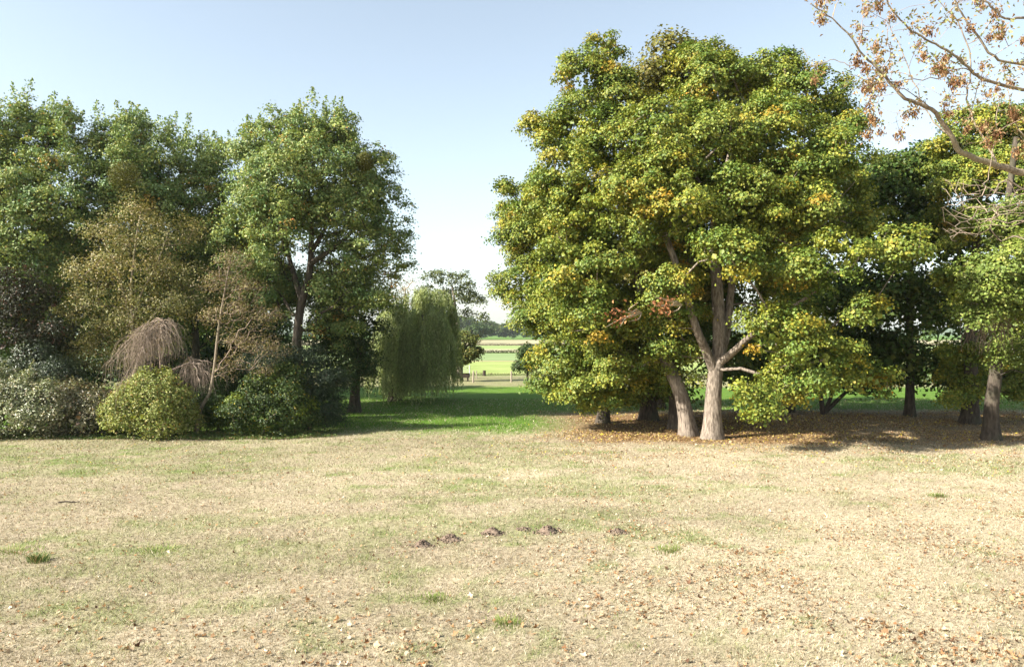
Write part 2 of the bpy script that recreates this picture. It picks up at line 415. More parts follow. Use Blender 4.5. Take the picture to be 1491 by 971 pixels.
def filled(L, squash=.85, prob=1.0, clear=None, f=.40):
    rr = random.Random(7)
    out = list(L)
    for i in range(len(L)):
        for j in range(i + 1, len(L)):
            a, b = L[i], L[j]; d = math.hypot(a[0] - b[0], a[1] - b[1])
            if (a[2] + b[2]) * .75 < d < (a[2] + b[2]) * 1.25 and rr.random() < prob:
                mx_, my_ = (a[0] + b[0]) / 2, (a[1] + b[1]) / 2
                if clear and clear[0] < mx_ < clear[2] and clear[1] < my_ < clear[3]: continue
                out.append((mx_, my_, (a[2] + b[2]) * f * rr.uniform(.8, 1.15), (a[3] + b[3]) / 2 + (1.2 if (i + j) % 2 else -.5), squash))
    return out
def pxlobes(L, Y0):
    """(px, py, radius px, depth offset m [, vertical squash [, depth radius m]])"""
    out = []
    for e in L:
        px, py, r, dy = e[:4]; sq = e[4] if len(e) > 4 else 0.8
        Y = Y0 + dy; rm = r / F * Y
        out.append((at(px, py, Y), np.array([rm, e[5] if len(e) > 5 else rm * 0.95, rm * (sq * .7 + .3)])))
    return out

TREE_N = [0]
COVER, PER = 1.75, 1.35
def tree(name, label, cat, group, Y, base_px, trunk, lobes, pal, tints=None, rc=0.8, cover=1.0, per=150, size=0.14, wid=0.85,
         r0=0.35, r1=0.08, bark=None, limbs=(), leafm=None, flare=1.5, seed=None, r_tip=0.012, rpow=0.42, shoots=0, flat=0.62,
         under=0.35, inner=0.62, extra=None, stems=(), rnd=0.6, spread=0.16, branchm=None, upg=0.35, jitter=0.16, step=0.7, bare=0.0, shoot_len=1.0, core=75, core_size=None):
    TREE_N[0] += 1
    rng = np.random.default_rng(seed if seed is not None else 100 + TREE_N[0])
    org = np.array((gx(base_px, Y), Y, 0.0))
    org[2] = float(relief(org[0], org[1])) if Y < 62 else 0
    root = empty(name, org, label, cat, group)
    bark = bark or M_bark
    tp = np.array([org - np.array([0, 0, 0.12])] + [at(px, py, Y + dy) for (px, py, dy) in trunk])
    tpp = catmull(tp, 6)
    u = np.cumsum(np.r_[0, np.linalg.norm(np.diff(tpp, axis=0), axis=1)]); H = u[-1]; un = (u / H) ** .8
    hgt = np.maximum(tpp[:, 2] - org[2], 0)
    rr = (r0 * (1 - un) + r1 * un) * (1 + (flare - 1) * np.exp(-hgt / 0.45))
    # more rings near the foot
    tb = Tubes(); tb.add(tpp, rr, 14, lump=0.07, seed=seed or TREE_N[0])
    if trunk and r0 > 0: tb.build('trunk', bark, root, org)
    nodes = [p for p in tpp]; par = [i - 1 for i in range(len(tpp))]
    for (lp, ra, rb) in limbs:
        P = np.array([at(px, py, Y + dy) for (px, py, dy) in lp])
        j = int(np.argmin(np.linalg.norm(np.array(nodes) - P[0], axis=1)))
        P = np.vstack([nodes[j], P[1:]]) if len(P) > 2 else np.vstack([nodes[j], P])
        PP = catmull(P, 5)
        v = np.linspace(0, 1, len(PP))
        t2 = Tubes(); t2.add(PP, ra * (1 - v) + rb * v, 9, lump=0.05, seed=len(nodes)); t2.build('limb', bark, root, org)
        k0 = len(nodes); nodes += [p for p in PP[1:]]; par += [j] + list(range(k0, k0 + len(PP) - 2))
    pts, rad, outd, lid = lobes_to_clumps(pxlobes(lobes, Y), rc, cover, rng, inner, under)
    keep = pts[:, 2] > 0.12; pts, rad, outd = pts[keep], rad[keep], outd[keep]
    nf = len(nodes)
    A, pr, tips = grow(nodes, par, pts, rng, step=step, up=upg)
    bt = branch_tubes(A, pr, nf, tips, r_tip, rpow, r0 * 0.26)
    if bt.V: bt.build('branches', branchm or bark, root, org)
    if bare > 0:
        kk = rng.random(len(pts)) > bare; pts, rad, outd = pts[kk], rad[kk], outd[kk]
    V, Fc, cc = foliage(pts, rad, outd, rc, per, size, wid, pal, tints, rng, flat=flat, shoots=shoots, rnd=rnd, jitter=jitter, spread=spread, shoot_len=shoot_len)
    if core:                                                        # oversized inner leaves, added to block light and darken the boughs
        cp, cn, cz = [], [], []
        for (c, r) in pxlobes(lobes, Y):
            k = int(core * r.mean() ** 2); d = rsphere(rng, k)
            cp.append(c + d * r * 0.74 * rng.random((k, 1)) ** (1 / 2.2)); cn.append(unit(rng.normal(size=(k, 3)) + .5 * d))
        cp = np.concatenate(cp); cn = np.concatenate(cn); cs_ = (core_size or size * 1.9)
        v2, _, c2 = leaf_mesh(cp, cn, cs_ * rng.uniform(.7, 1.3, len(cp)), .9, pick(rng, len(cp), pal), rng)
        V = np.concatenate([V, v2]); cc = np.concatenate([cc, c2])
    ok = V[:, 2].reshape(-1, 4).min(1) > 0.02
    V = V.reshape(-1, 4, 3)[ok].reshape(-1, 3); cc = cc.reshape(-1, 4, 3)[ok].reshape(-1, 3)
    i = np.arange(len(V) // 4) * 4
    Fc = np.concatenate([np.stack([i, i + 1, i + 2], -1), np.stack([i, i + 2, i + 3], -1)])
    mesh_np('crown', V - org, Fc, leafm or M_leaf, root, col=cc)
    return root, org, rng

G = lambda *c: tuple(c)
# leaf palettes
def gain(pal, *g): return [(w_, tuple(c_[i] * g[i if len(g) > 1 else 0] for i in range(3))) for w_, c_ in pal]
MAPLE = gain([(5, (0.135, 0.175, 0.030)), (4, (0.105, 0.155, 0.030)), (2, (0.175, 0.20, 0.040)), (3, (0.075, 0.125, 0.026)), (0.2, (0.24, 0.22, 0.045))], 1.42, 1.26, 1.1)
MAPLE_T = [(6, (1, 1, 1)), (3, (1.25, 1.15, 1.0)), (3, (0.72, 0.85, 0.85)), (1.0, (1.5, 1.15, 0.9)), (0.25, (1.6, 0.95, 0.7))]
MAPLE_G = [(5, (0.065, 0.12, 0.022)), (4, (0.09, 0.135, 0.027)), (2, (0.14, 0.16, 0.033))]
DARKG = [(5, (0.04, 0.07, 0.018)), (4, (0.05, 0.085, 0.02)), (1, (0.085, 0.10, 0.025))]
OLIVE = [(5, (0.14, 0.135, 0.026)), (4, (0.11, 0.11, 0.022)), (2, (0.19, 0.155, 0.035))]
LEFTG = gain([(5, (0.130, 0.180, 0.055)), (4, (0.095, 0.150, 0.047)), (3, (0.185, 0.215, 0.070)), (0.15, (0.30, 0.20, 0.07))], 1.45, 1.38, 1.4)
LEFT_T = [(6, (1, 1, 1)), (3, (1.25, 1.15, 1.0)), (2, (0.75, 0.87, 0.92)), (0.25, (1.8, 1.0, 0.8))]

# ------------------------------------------------------------------ the maple grove on the right
GR = 'maples of the grove on the right'
tree('maple_tree', 'big yellow-green maple on a sunlit forked grey trunk at the lawn edge', 'tree', GR, 30.1, 1037,
     [(1038, 590, 0), (1041, 545, 0), (1047, 500, 0.1), (1044, 420, 0.3), (1040, 330, .8), (1060, 240, 1.2), (1085, 150, 1.5)],
     filled([(1045, 135, 62, 2.0), (1128, 115, 50, 2.5), (1188, 140, 48, 1.5), (1240, 190, 36, 1.0), (1205, 240, 58, -1.5), (1125, 200, 62, -1.0),
      (1035, 215, 70, -1.5), (960, 200, 58, -1.0), (925, 280, 52, -2.2), (1000, 300, 52, -3.2), (1090, 290, 62, -2.5), (1180, 310, 55, -2),
      (1062, 372, 48, -4.2), (1240, 290, 36, 0.5), (1175, 395, 40, -4.0, .6), (1235, 370, 44, -4.6, .7), (1305, 362, 44, -4.4, .75), (1262, 455, 30, -4.0, .8),
      (1130, 490, 52, -4.0, .7), (1195, 520, 56, -3.6, .65), (1092, 580, 40, -3.4, .75), (1255, 555, 42, -3.0, .6), (1000, 525, 34, .9, .8), (988, 462, 34, .3, .8), (955, 500, 40, .9),
      (975, 410, 46, -1.2, .8), (1105, 385, 40, .5), (1020, 90, 40, 3), (1165, 260, 48, -.5), (1080, 340, 40, -1.5), (940, 330, 48, -1.5), (1130, 440, 40, 2.0), (1150, 560, 46, -1.5, .6), (1000, 380, 42, 2)], .9, .40, (985, 350, 1110, 640), .36),
     MAPLE, MAPLE_T, rc=0.50, cover=.85, per=150, size=0.105, under=.3, r0=0.36, r1=0.08, flare=1.45,
     limbs=[([(1041, 545, 0), (1030, 515, -.2), (1014, 478, -.5), (990, 400, -.7), (966, 335, -.8), (944, 262, -.8), (925, 200, -.6)], 0.20, 0.06),
            ([(1046, 535, 0), (1056, 490, .35), (1064, 430, .5), (1075, 340, .6), (1100, 250, .4)], 0.22, 0.07),
            ([(1047, 530, 0), (1068, 512, -.6), (1092, 490, -1.4), (1130, 462, -2.2), (1180, 430, -3)], 0.17, 0.05),
            ([(1042, 350, .7), (1040, 330, -.2), (1030, 290, -1.2), (1005, 240, -1.8)], 0.12, 0.04)])

tree('maple_tree', 'maple on a lit trunk leaning left, just left of the forked trunk', 'tree', GR, 31.0, 1003,
     [(996, 595, 0), (986, 562, .1), (964, 512, .3), (946, 462, .5), (920, 380, .8), (900, 280, 1.0), (890, 170, 1.2)],
     filled([(882, 75, 30, 1.5, 1.1), (848, 110, 40, 1.2), (905, 140, 46, 1.0), (848, 180, 50, 0.5), (785, 178, 20, 0.5, .8), (895, 215, 52, -.5), (820, 240, 50, -.5),
      (850, 310, 58, -1.2), (790, 300, 42, 0), (900, 380, 50, -1.0, .8), (835, 395, 56, -1.0), (915, 470, 46, 0.3, .7), (955, 535, 30, 1.2, .8), (900, 535, 44, 0.5, .7),
      (862, 470, 50, -.4), (980, 560, 24, 1.6, .8)], .9, .40, (985, 350, 1110, 640), .36),
     MAPLE, MAPLE_T, rc=0.50, cover=.85, per=150, size=0.105, under=.3, r0=0.33, r1=0.06, flare=1.4)

tree('maple_tree', 'wide maple at the left end of the grove with boughs down to the grass', 'tree', GR, 35.5, 878,
     [(880, 570, 0), (876, 500, 0), (868, 400, 0), (862, 300, 0)],
     filled([(760, 330, 40, 0), (735, 272, 20, 0, .8), (770, 410, 46, -.5), (810, 360, 52, 0), (790, 470, 46, -1.5), (765, 345, 34, -1), (830, 440, 55, -2), (815, 530, 46, -2.8, .8),
      (850, 575, 36, -3.8, .7), (800, 560, 30, -2.6, .8), (890, 500, 50, -1), (870, 330, 60, 1), (905, 560, 40, -2.2, .7), (800, 280, 40, 0.5), (745, 430, 26, 0.3), (878, 576, 24, -1.6, .6), (912, 574, 26, -1, .6), (845, 588, 20, -3.6, .6)], .9, .40, (985, 350, 1110, 640), .36),
     MAPLE, MAPLE_T, rc=0.50, cover=.85, per=150, size=0.105, under=.3, r0=0.27, r1=0.08, bark=M_barkd, seed=31)

tree('maple_tree', 'olive brown topped maple rising behind the forked maple', 'tree', GR, 36.5, 945,
     [(945, 540, 0), (955, 400, 0), (970, 250, 0), (985, 150, 0)],
     [(985, 100, 45, 0), (1030, 115, 45, .5), (950, 130, 36, 0), (1075, 120, 36, 1), (990, 190, 70, 0), (930, 270, 70, 0), (1040, 260, 70, 0), (960, 400, 70, -1), (900, 450, 60, 0), (1020, 420, 60, 0), (940, 530, 45, -1, .6), (945, 572, 26, 0, .6), (975, 560, 26, 0, .6)],
     OLIVE, None, rc=0.95, cover=0.9, per=150, size=0.17, r0=0.38, r1=0.1, bark=M_barkd)

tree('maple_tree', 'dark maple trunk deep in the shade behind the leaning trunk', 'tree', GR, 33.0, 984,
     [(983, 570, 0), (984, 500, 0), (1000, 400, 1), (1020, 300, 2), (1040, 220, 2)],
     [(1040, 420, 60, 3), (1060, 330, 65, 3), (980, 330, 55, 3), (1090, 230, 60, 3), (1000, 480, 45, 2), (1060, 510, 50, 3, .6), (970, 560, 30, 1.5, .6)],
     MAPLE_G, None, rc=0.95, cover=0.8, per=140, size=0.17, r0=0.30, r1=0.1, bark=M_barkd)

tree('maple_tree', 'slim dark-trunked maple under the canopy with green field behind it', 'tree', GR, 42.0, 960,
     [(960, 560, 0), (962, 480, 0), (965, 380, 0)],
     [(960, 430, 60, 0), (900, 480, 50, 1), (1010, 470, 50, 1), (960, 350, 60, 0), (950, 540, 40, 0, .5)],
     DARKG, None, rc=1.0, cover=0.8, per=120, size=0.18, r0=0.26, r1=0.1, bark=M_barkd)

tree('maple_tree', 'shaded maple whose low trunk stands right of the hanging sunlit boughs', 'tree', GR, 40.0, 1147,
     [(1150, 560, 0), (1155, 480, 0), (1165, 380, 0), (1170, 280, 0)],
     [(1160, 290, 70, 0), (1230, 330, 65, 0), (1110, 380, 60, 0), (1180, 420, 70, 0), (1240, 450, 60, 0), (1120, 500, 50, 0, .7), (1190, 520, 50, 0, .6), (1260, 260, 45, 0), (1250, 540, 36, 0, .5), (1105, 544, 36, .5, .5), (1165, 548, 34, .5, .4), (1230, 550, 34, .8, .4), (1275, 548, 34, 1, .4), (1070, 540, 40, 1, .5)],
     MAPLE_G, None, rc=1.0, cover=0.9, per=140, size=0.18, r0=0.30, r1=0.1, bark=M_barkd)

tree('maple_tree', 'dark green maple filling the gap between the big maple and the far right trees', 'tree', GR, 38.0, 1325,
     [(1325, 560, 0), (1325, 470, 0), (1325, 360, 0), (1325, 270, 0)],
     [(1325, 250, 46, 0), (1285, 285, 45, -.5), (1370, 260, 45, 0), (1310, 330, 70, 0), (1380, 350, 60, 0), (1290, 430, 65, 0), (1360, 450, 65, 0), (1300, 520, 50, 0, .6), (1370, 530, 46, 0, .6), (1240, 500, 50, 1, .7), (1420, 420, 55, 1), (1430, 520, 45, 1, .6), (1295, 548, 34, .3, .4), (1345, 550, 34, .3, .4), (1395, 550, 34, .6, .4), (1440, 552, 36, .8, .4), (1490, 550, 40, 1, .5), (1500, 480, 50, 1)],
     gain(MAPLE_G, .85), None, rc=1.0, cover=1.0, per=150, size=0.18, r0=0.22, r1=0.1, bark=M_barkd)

tree('small_tree', 'small many-stemmed dark tree spreading from one foot in the shade', 'tree', None, 38.5, 1200,
     [(1197, 590, 0), (1193, 560, 0), (1192, 530, 0), (1190, 500, 0)],
     [(1190, 500, 40, 0, .6), (1235, 520, 46, 0, .6), (1215, 550, 40, -.5, .5), (1170, 540, 36, 0, .5), (1270, 545, 34, 0, .5)],
     DARKG, None, rc=0.8, cover=0.9, per=120, size=0.15, r0=0.13, r1=0.07, bark=M_barkd, flare=1.3,
     limbs=[([(1200, 602, 0), (1207, 585, 0), (1216, 560, 0), (1222, 530, 0)], 0.11, 0.06), ([(1200, 602, 0), (1222, 580, 0), (1240, 562, 0), (1262, 535, 0)], 0.12, 0.06)])

tree('lime_tree', 'light green tree on a thick dark trunk at the right edge, dead twigs hanging below', 'tree', None, 29.6, 1443,
     [(1444, 590, 0), (1450, 540, 0), (1455, 470, 0), (1462, 380, .5), (1470, 280, 1), (1480, 200, 1)],
     [(1420, 400, 38, -3, .6), (1470, 390, 46, -3.2, .7), (1440, 435, 44, -3.4, .55), (1490, 440, 40, -3, .7), (1425, 465, 22, -3.4, .7), (1530, 400, 60, -2), (1500, 330, 60, -1),
      (1540, 500, 50, -1.5), (1490, 520, 40, -1, .7), (1560, 300, 60, 0), (1470, 480, 30, -.5)],
     [(5, (0.14, 0.19, 0.036)), (4, (0.115, 0.165, 0.03)), (2, (0.20, 0.22, 0.055))], [(5, (1, 1, 1)), (2, (1.25, 1.15, 1))],
     rc=0.5, cover=.9, per=150, size=0.10, r0=0.27, r1=0.1, bark=M_barkd)

tree('maple_tree', 'yellow-green maple behind the bare seed-hung branches, upper right', 'tree', GR, 34.5, 1411,
     [(1413, 570, 0), (1414, 500, 0), (1418, 400, 0), (1425, 300, 0), (1430, 220, 0)],
     filled([(1430, 190, 50, 0), (1480, 200, 55, 0), (1385, 225, 36, 0), (1400, 270, 46, -1), (1455, 270, 55, -1.5), (1510, 270, 55, 0), (1420, 330, 46, -1), (1480, 340, 50, -1), (1395, 580, 26, -1, .6),
      (1400, 520, 36, -.5, .6), (1445, 560, 30, 0, .5), (1540, 220, 60, 0), (1380, 410, 30, 0), (1500, 560, 40, 0, .5)], .9, .40, (985, 350, 1110, 640), .36),
     MAPLE, MAPLE_T, rc=0.50, cover=.85, per=150, size=0.105, under=.2, r0=0.36, r1=0.1, bark=M_barkd)

# ------------------------------------------------------------------ the wood on the left
GL = 'tall trees of the wood on the left'
tree('tall_tree', 'tall green tree at the left edge with upright leafy shoots', 'tree', GL, 36.0, 40,
     [(45, 560, 0), (50, 450, 0), (55, 330, 0), (60, 230, 0)],
     filled([(95, 175, 28, 0, 1.2), (40, 190, 45, 0), (-20, 200, 55, 0), (80, 240, 50, -1), (20, 270, 60, -1.2), (-50, 290, 70, 0), (90, 310, 48, -1.5), (40, 350, 60, -1.5), (-20, 390, 70, -.5), (70, 400, 50, -1), (-60, 470, 70, 0), (30, 470, 50, 1)]),
     LEFTG, LEFT_T, rc=0.46, cover=.8, per=72, size=0.12, wid=0.7, r0=0.36, r1=0.07, bark=M_barkd, flat=0.7, spread=0.2, inner=0.35, core=9, under=0.45, rnd=.7, shoot_len=.75, shoots=52)
tree('tall_tree', 'tall green tree with bare twigs at its tip and a dark mistletoe ball', 'tree', GL, 37.0, 190,
     [(190, 560, 0), (192, 450, 0), (195, 330, 0), (188, 230, 0), (184, 160, 0)],
     filled([(185, 195, 34, 0, 1.1), (150, 225, 42, 0), (215, 235, 38, 0), (180, 265, 52, -1), (135, 290, 46, -1), (230, 300, 46, -.5), (180, 340, 60, -.5), (120, 360, 50, 0), (240, 370, 50, 0), (150, 430, 60, 1), (220, 450, 60, 1)]),
     LEFTG, LEFT_T, rc=0.46, cover=.8, per=72, size=0.12, wid=0.7, r0=0.34, r1=0.05, bark=M_barkd, flat=0.7, spread=0.2, inner=0.35, core=9, under=0.45, rnd=.7, shoots=44)
tree('tall_tree', 'thinner tree with a rusty patch, lower top between two taller crowns', 'tree', GL, 39.5, 285,
     [(285, 560, 0), (283, 450, 0), (275, 330, 0), (262, 250, 0)],
     filled([(240, 205, 28, 0, 1.1), (275, 240, 40, 0), (315, 235, 32, 0), (330, 280, 38, -.5), (285, 300, 50, -1), (250, 290, 40, -1), (300, 360, 55, 0), (340, 340, 45, 0), (310, 430, 55, 0), (280, 480, 55, 1)]),
     LEFTG, [(5, (1, 1, 1)), (3, (1.25, 1.15, 1)), (0.2, (1.9, 1.0, 0.8))], rc=0.46, cover=.8, per=72, size=0.12, wid=0.7, r0=0.28, r1=0.05, bark=M_barkd, flat=0.7, spread=0.2, inner=0.35, core=9, under=0.45, rnd=.7, shoots=40)
tree('tall_tree', 'broad green tree at the right of the wood on a dark forked trunk', 'tree', GL, 36.5, 430,
     [(431, 550, 0), (433, 490, 0), (438, 445, 0), (450, 400, 0), (453, 350, 0), (450, 290, 0), (445, 220, 0)],
     filled([(400, 195, 42, 0), (450, 185, 42, .5), (500, 195, 42, 0), (362, 225, 38, 0), (538, 235, 40, .5), (557, 290, 34, 0), (420, 255, 60, -2), (480, 260, 55, -1.5), (375, 290, 52, -1.5), (575, 345, 28, 0, .6),
      (520, 300, 46, 0), (350, 350, 52, 0), (395, 355, 46, -2), (530, 370, 46, -1, .6), (575, 390, 30, 0, .5), (500, 420, 50, 0, .6), (550, 430, 42, 0, .6), (390, 430, 46, 1), (340, 430, 46, 1), (480, 470, 40, 1, .6), (430, 325, 40, 2.2), (472, 405, 36, 2.5), (490, 365, 40, 1.5), (415, 440, 40, 2.5), (400, 320, 45, 1), (465, 440, 36, 2.5), (505, 330, 40, 1)], .85, .8, (412, 330, 505, 520)),
     LEFTG, LEFT_T, rc=0.46, cover=.7, per=72, size=0.12, wid=0.7, r0=0.32, r1=0.05, bark=M_barkd, flat=0.7, spread=0.2, inner=0.35, core=9, under=0.45, rnd=.7, shoot_len=.6, shoots=44, flare=1.3,
     limbs=[([(450, 385, 0), (470, 372, -.2), (500, 350, -.3), (530, 315, 0), (555, 285, 0)], 0.15, 0.04), ([(440, 440, 0), (425, 390, .3), (410, 330, .3), (395, 270, 0)], 0.15, 0.04), ([(452, 370, 0), (475, 330, .2), (495, 280, .3)], 0.12, 0.04)])
tree('low_tree', 'dark low-branched tree in shade between the wood and the weeping willow', 'tree', None, 40.0, 516,
     [(517, 570, 0), (520, 540, 0), (525, 500, 0), (530, 460, 0)],
     [(520, 455, 38, 0), (498, 490, 38, 0), (535, 482, 27, 0), (516, 515, 36, -.5), (505, 545, 34, -1, .8), (536, 535, 20, 0), (480, 530, 32, 0), (478, 478, 28, 1.5), (468, 505, 26, 1.2), (495, 455, 26, 1)],
     DARKG + [(1.5, (0.12, 0.13, 0.035))], None, rc=0.65, cover=1.0, per=140, size=0.12, wid=0.6, r0=0.30, r1=0.08, bark=M_barkd, seed=77)
tree('tall_tree', 'tall tree at the outer left, mostly outside the picture', 'tree', GL, 41.0, -150,
     [(-150, 560, 0), (-150, 400, 0), (-150, 200, 0)],
     [(-150, 80, 70, 0), (-190, 180, 80, 0), (-110, 190, 70, 0), (-150, 290, 90, 0), (-200, 360, 80, 0), (-110, 370, 70, 0), (-150, 440, 80, 0)],
     LEFTG, LEFT_T, rc=1.0, cover=.8, per=130, size=0.17, wid=0.7, r0=0.34, r1=0.07, bark=M_barkd)
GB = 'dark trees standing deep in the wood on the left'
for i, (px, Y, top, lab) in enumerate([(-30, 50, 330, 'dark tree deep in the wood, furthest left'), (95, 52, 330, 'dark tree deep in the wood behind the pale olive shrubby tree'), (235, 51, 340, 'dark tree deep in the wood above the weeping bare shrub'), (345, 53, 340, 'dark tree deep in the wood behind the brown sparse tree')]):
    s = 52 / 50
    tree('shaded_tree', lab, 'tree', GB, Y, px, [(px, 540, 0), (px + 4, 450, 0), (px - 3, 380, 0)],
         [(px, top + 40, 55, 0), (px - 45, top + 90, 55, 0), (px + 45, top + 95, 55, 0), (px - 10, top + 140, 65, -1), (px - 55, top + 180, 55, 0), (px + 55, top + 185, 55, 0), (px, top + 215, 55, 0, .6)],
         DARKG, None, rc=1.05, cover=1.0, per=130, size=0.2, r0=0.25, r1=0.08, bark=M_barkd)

# ------------------------------------------------------------------ shrubs in front of the wood
tree('olive_tree_shrub', 'pale olive small-leaved tree with thin grey stems before the wood', 'shrub', None, 33.5, 192,
     [(193, 560, 0), (193, 480, 0), (191, 420, 0), (198, 350, 0), (205, 310, 0)],
     [(205, 325, 36, 0, 1), (170, 345, 40, 0), (245, 350, 42, 0), (195, 390, 56, -.8), (140, 400, 44, 0), (262, 400, 36, 0), (150, 455, 46, -.4), (235, 445, 46, -.4), (115, 450, 34, 0), (120, 500, 36, 0), (275, 450, 30, .3), (190, 480, 46, 0), (170, 520, 40, .5)],
     [(5, (0.22, 0.205, 0.07)), (4, (0.17, 0.165, 0.05)), (2.5, (0.33, 0.28, 0.15)), (1, (0.14, 0.16, 0.04))], [(5, (1, 1, 1)), (2, (1.2, 1.1, 1.1)), (1.5, (0.8, .85, .8))],
     core=50, rc=0.55, cover=0.75, per=85, size=0.075, wid=0.75, r0=0.10, r1=0.03, bark=M_barkp, branchm=M_twig, flare=1.2, r_tip=0.007, upg=0.5,
     limbs=[([(193, 480, 0), (183, 440, 0), (170, 390, 0), (150, 350, 0)], 0.06, 0.02), ([(193, 470, 0), (205, 430, 0), (228, 385, 0), (245, 340, 0)], 0.06, 0.02), ([(193, 500, 0), (215, 470, -.3), (250, 430, -.4)], 0.05, 0.02)], flat=0.85)

tree('sparse_tree', 'sparse brown half-bare little tree on a thin curved stem', 'tree', None, 31.0, 284,
     [(292, 596, 0), (305, 572, 0), (312, 535, 0), (318, 480, 0), (328, 420, 0), (336, 375, 0)],
     [(338, 385, 28, 0, 1.1), (318, 415, 32, 0), (362, 420, 30, 0), (345, 455, 40, 0), (385, 465, 30, 0), (310, 465, 26, 0), (360, 505, 40, 0), (395, 510, 24, 0), (335, 535, 24, 0), (385, 545, 20, 0)],
     [(4, (0.22, 0.17, 0.09)), (3, (0.17, 0.13, 0.07)), (3, (0.26, 0.22, 0.08)), (1, (0.16, 0.16, 0.05))], None,
     core=0, rc=0.27, cover=1.7, per=8.5, size=0.065, wid=0.6, r0=0.085, r1=0.025, bark=M_barks, branchm=M_twig, flare=1.3, r_tip=0.006, rpow=0.30, upg=0.2, flat=1.0, inner=0.25, step=0.4)

tree('yellow_bush', 'bright yellow-green leafy bush in full sun at the edge of the lawn', 'bush', None, 30.2, 222,
     [(222, 625, 0), (222, 605, 0)],
     [(225, 570, 30, 0, 1), (195, 592, 34, 0), (250, 592, 34, 0), (222, 605, 40, -.6, .8), (180, 612, 22, -.2), (265, 612, 22, -.2), (235, 552, 12, 0.2, 1.1)],
     [(5, (0.215, 0.245, 0.06)), (4, (0.165, 0.20, 0.045)), (2.5, (0.36, 0.35, 0.13)), (.8, (0.24, 0.16, 0.04))], None,
     rc=0.42, cover=1.1, per=120, size=0.095, wid=0.6, r0=0.05, r1=0.03, bark=M_twig, r_tip=0.007, under=0.8, flat=.9, shoots=8, shoot_len=.25)
GS = 'silvery shrubs along the left edge of the lawn'
tree('silver_shrub', 'grey-green shrub with pale shining leaves, at the left edge of the photo', 'bush', GS, 30.5, 35,
     [(35, 620, 0), (35, 595, 0)],
     [(0, 575, 44, 0), (45, 575, 40, 0), (20, 605, 44, -.6, .8), (65, 600, 34, -.5, .9), (-40, 590, 44, 0), (-60, 620, 40, -.3)],
     [(5, (0.20, 0.225, 0.10)), (4, (0.15, 0.175, 0.07)), (3, (0.32, 0.32, 0.18)), (1.5, (0.42, 0.36, 0.24))], None,  # pale leaf tones; the whitest paint in highlights on the leaves
     rc=0.45, cover=1.1, per=125, size=0.10, wid=0.5, r0=0.05, r1=0.03, bark=M_twig, leafm=M_gloss, r_tip=0.008, under=0.7, flat=.9, shoots=24, shoot_len=.4)
tree('silver_shrub', 'olive-brown shrub with pale leaves, left of the yellow bush', 'bush', GS, 30.8, 112,
     [(112, 622, 0), (112, 600, 0)],
     [(100, 585, 34, 0), (135, 590, 30, 0), (110, 610, 36, -.5, .8), (145, 612, 24, -.2, .8), (82, 615, 28, -.4, .8)],
     [(5, (0.19, 0.18, 0.08)), (4, (0.13, 0.135, 0.055)), (2.5, (0.33, 0.29, 0.18)), (1, (0.2, 0.12, 0.06))], None,  # here too the palest tone doubles as painted leaf highlights
     rc=0.45, cover=1.1, per=120, size=0.10, wid=0.5, r0=0.05, r1=0.03, bark=M_twig, leafm=M_gloss, r_tip=0.008, under=0.7, flat=.9, shoots=24, shoot_len=.4)
tree('tall_shrub', 'taller dull green shrub rising behind the silvery shrubs', 'bush', None, 31.6, 52,
     [(52, 590, 0), (52, 550, 0)],
     [(52, 520, 24, 0, 1.1), (30, 545, 32, 0), (75, 545, 32, 0), (50, 570, 40, 0), (100, 560, 30, .5)],
     [(5, (0.08, 0.105, 0.05)), (4, (0.06, 0.085, 0.04)), (1, (0.14, 0.15, 0.09))], None, rc=0.5, cover=1.0, per=110, size=0.10, wid=0.5, r0=0.06, r1=0.03, bark=M_twig, leafm=M_gloss, r_tip=0.008)
tree('rusty_shrub', 'reddish-brown shaded tree shrub against the dark wood at far left', 'bush', None, 32.0, 20,
     [(22, 560, 0), (24, 480, 0), (20, 420, 0)],
     [(20, 420, 34, 0, 1.1), (55, 445, 34, 0), (-15, 460, 40, 0), (30, 490, 44, 0), (80, 490, 30, 0)],
     [(5, (0.040, 0.038, 0.018)), (4, (0.033, 0.040, 0.018)), (1.2, (0.08, 0.04, 0.024))], None, rc=0.6, cover=0.9, per=110, size=0.11, wid=0.6, r0=0.1, r1=0.04, bark=M_barkd)
GD = 'dark green bushes at the foot of the wood'
tree('dark_bush', 'dark green bush with yellow leaf sprays on its sunny left side', 'bush', GD, 31.0, 385,
     [(385, 620, 0), (385, 590, 0)],
     [(390, 575, 34, 0), (420, 560, 30, .4, .9), (360, 600, 32, -.3), (405, 605, 32, -.5, .8), (430, 590, 28, 0), (335, 605, 24, 0)],
     [(5, (0.04, 0.07, 0.018)), (4, (0.055, 0.085, 0.02)), (1.2, (0.11, 0.13, 0.025)), (.2, (0.24, 0.19, 0.03))], [(6, (1, 1, 1)), (1.3, (2.2, 1.9, 1))],
     rc=0.45, cover=1.1, per=115, size=0.095, wid=0.6, r0=0.05, r1=0.03, bark=M_twig, r_tip=0.008, under=0.8, shoots=18, shoot_len=.4)
tree('dark_bush', 'bluish dark evergreen bush at the right end of the shrub border', 'bush', GD, 32.3, 450,
     [(452, 610, 0), (452, 560, 0)],
     [(440, 530, 36, 0, 1), (470, 555, 36, 0), (415, 550, 36, .6), (455, 590, 42, -.3, .8), (485, 595, 24, 0, .9), (400, 530, 30, 1), (370, 540, 34, 1.4)],
     [(5, (0.035, 0.055, 0.03)), (4, (0.045, 0.07, 0.035)), (1, (0.08, 0.10, 0.05))], None, rc=0.5, cover=1.2, per=120, size=0.10, wid=0.35, r0=0.07, r1=0.03, bark=M_barkd, under=0.8)
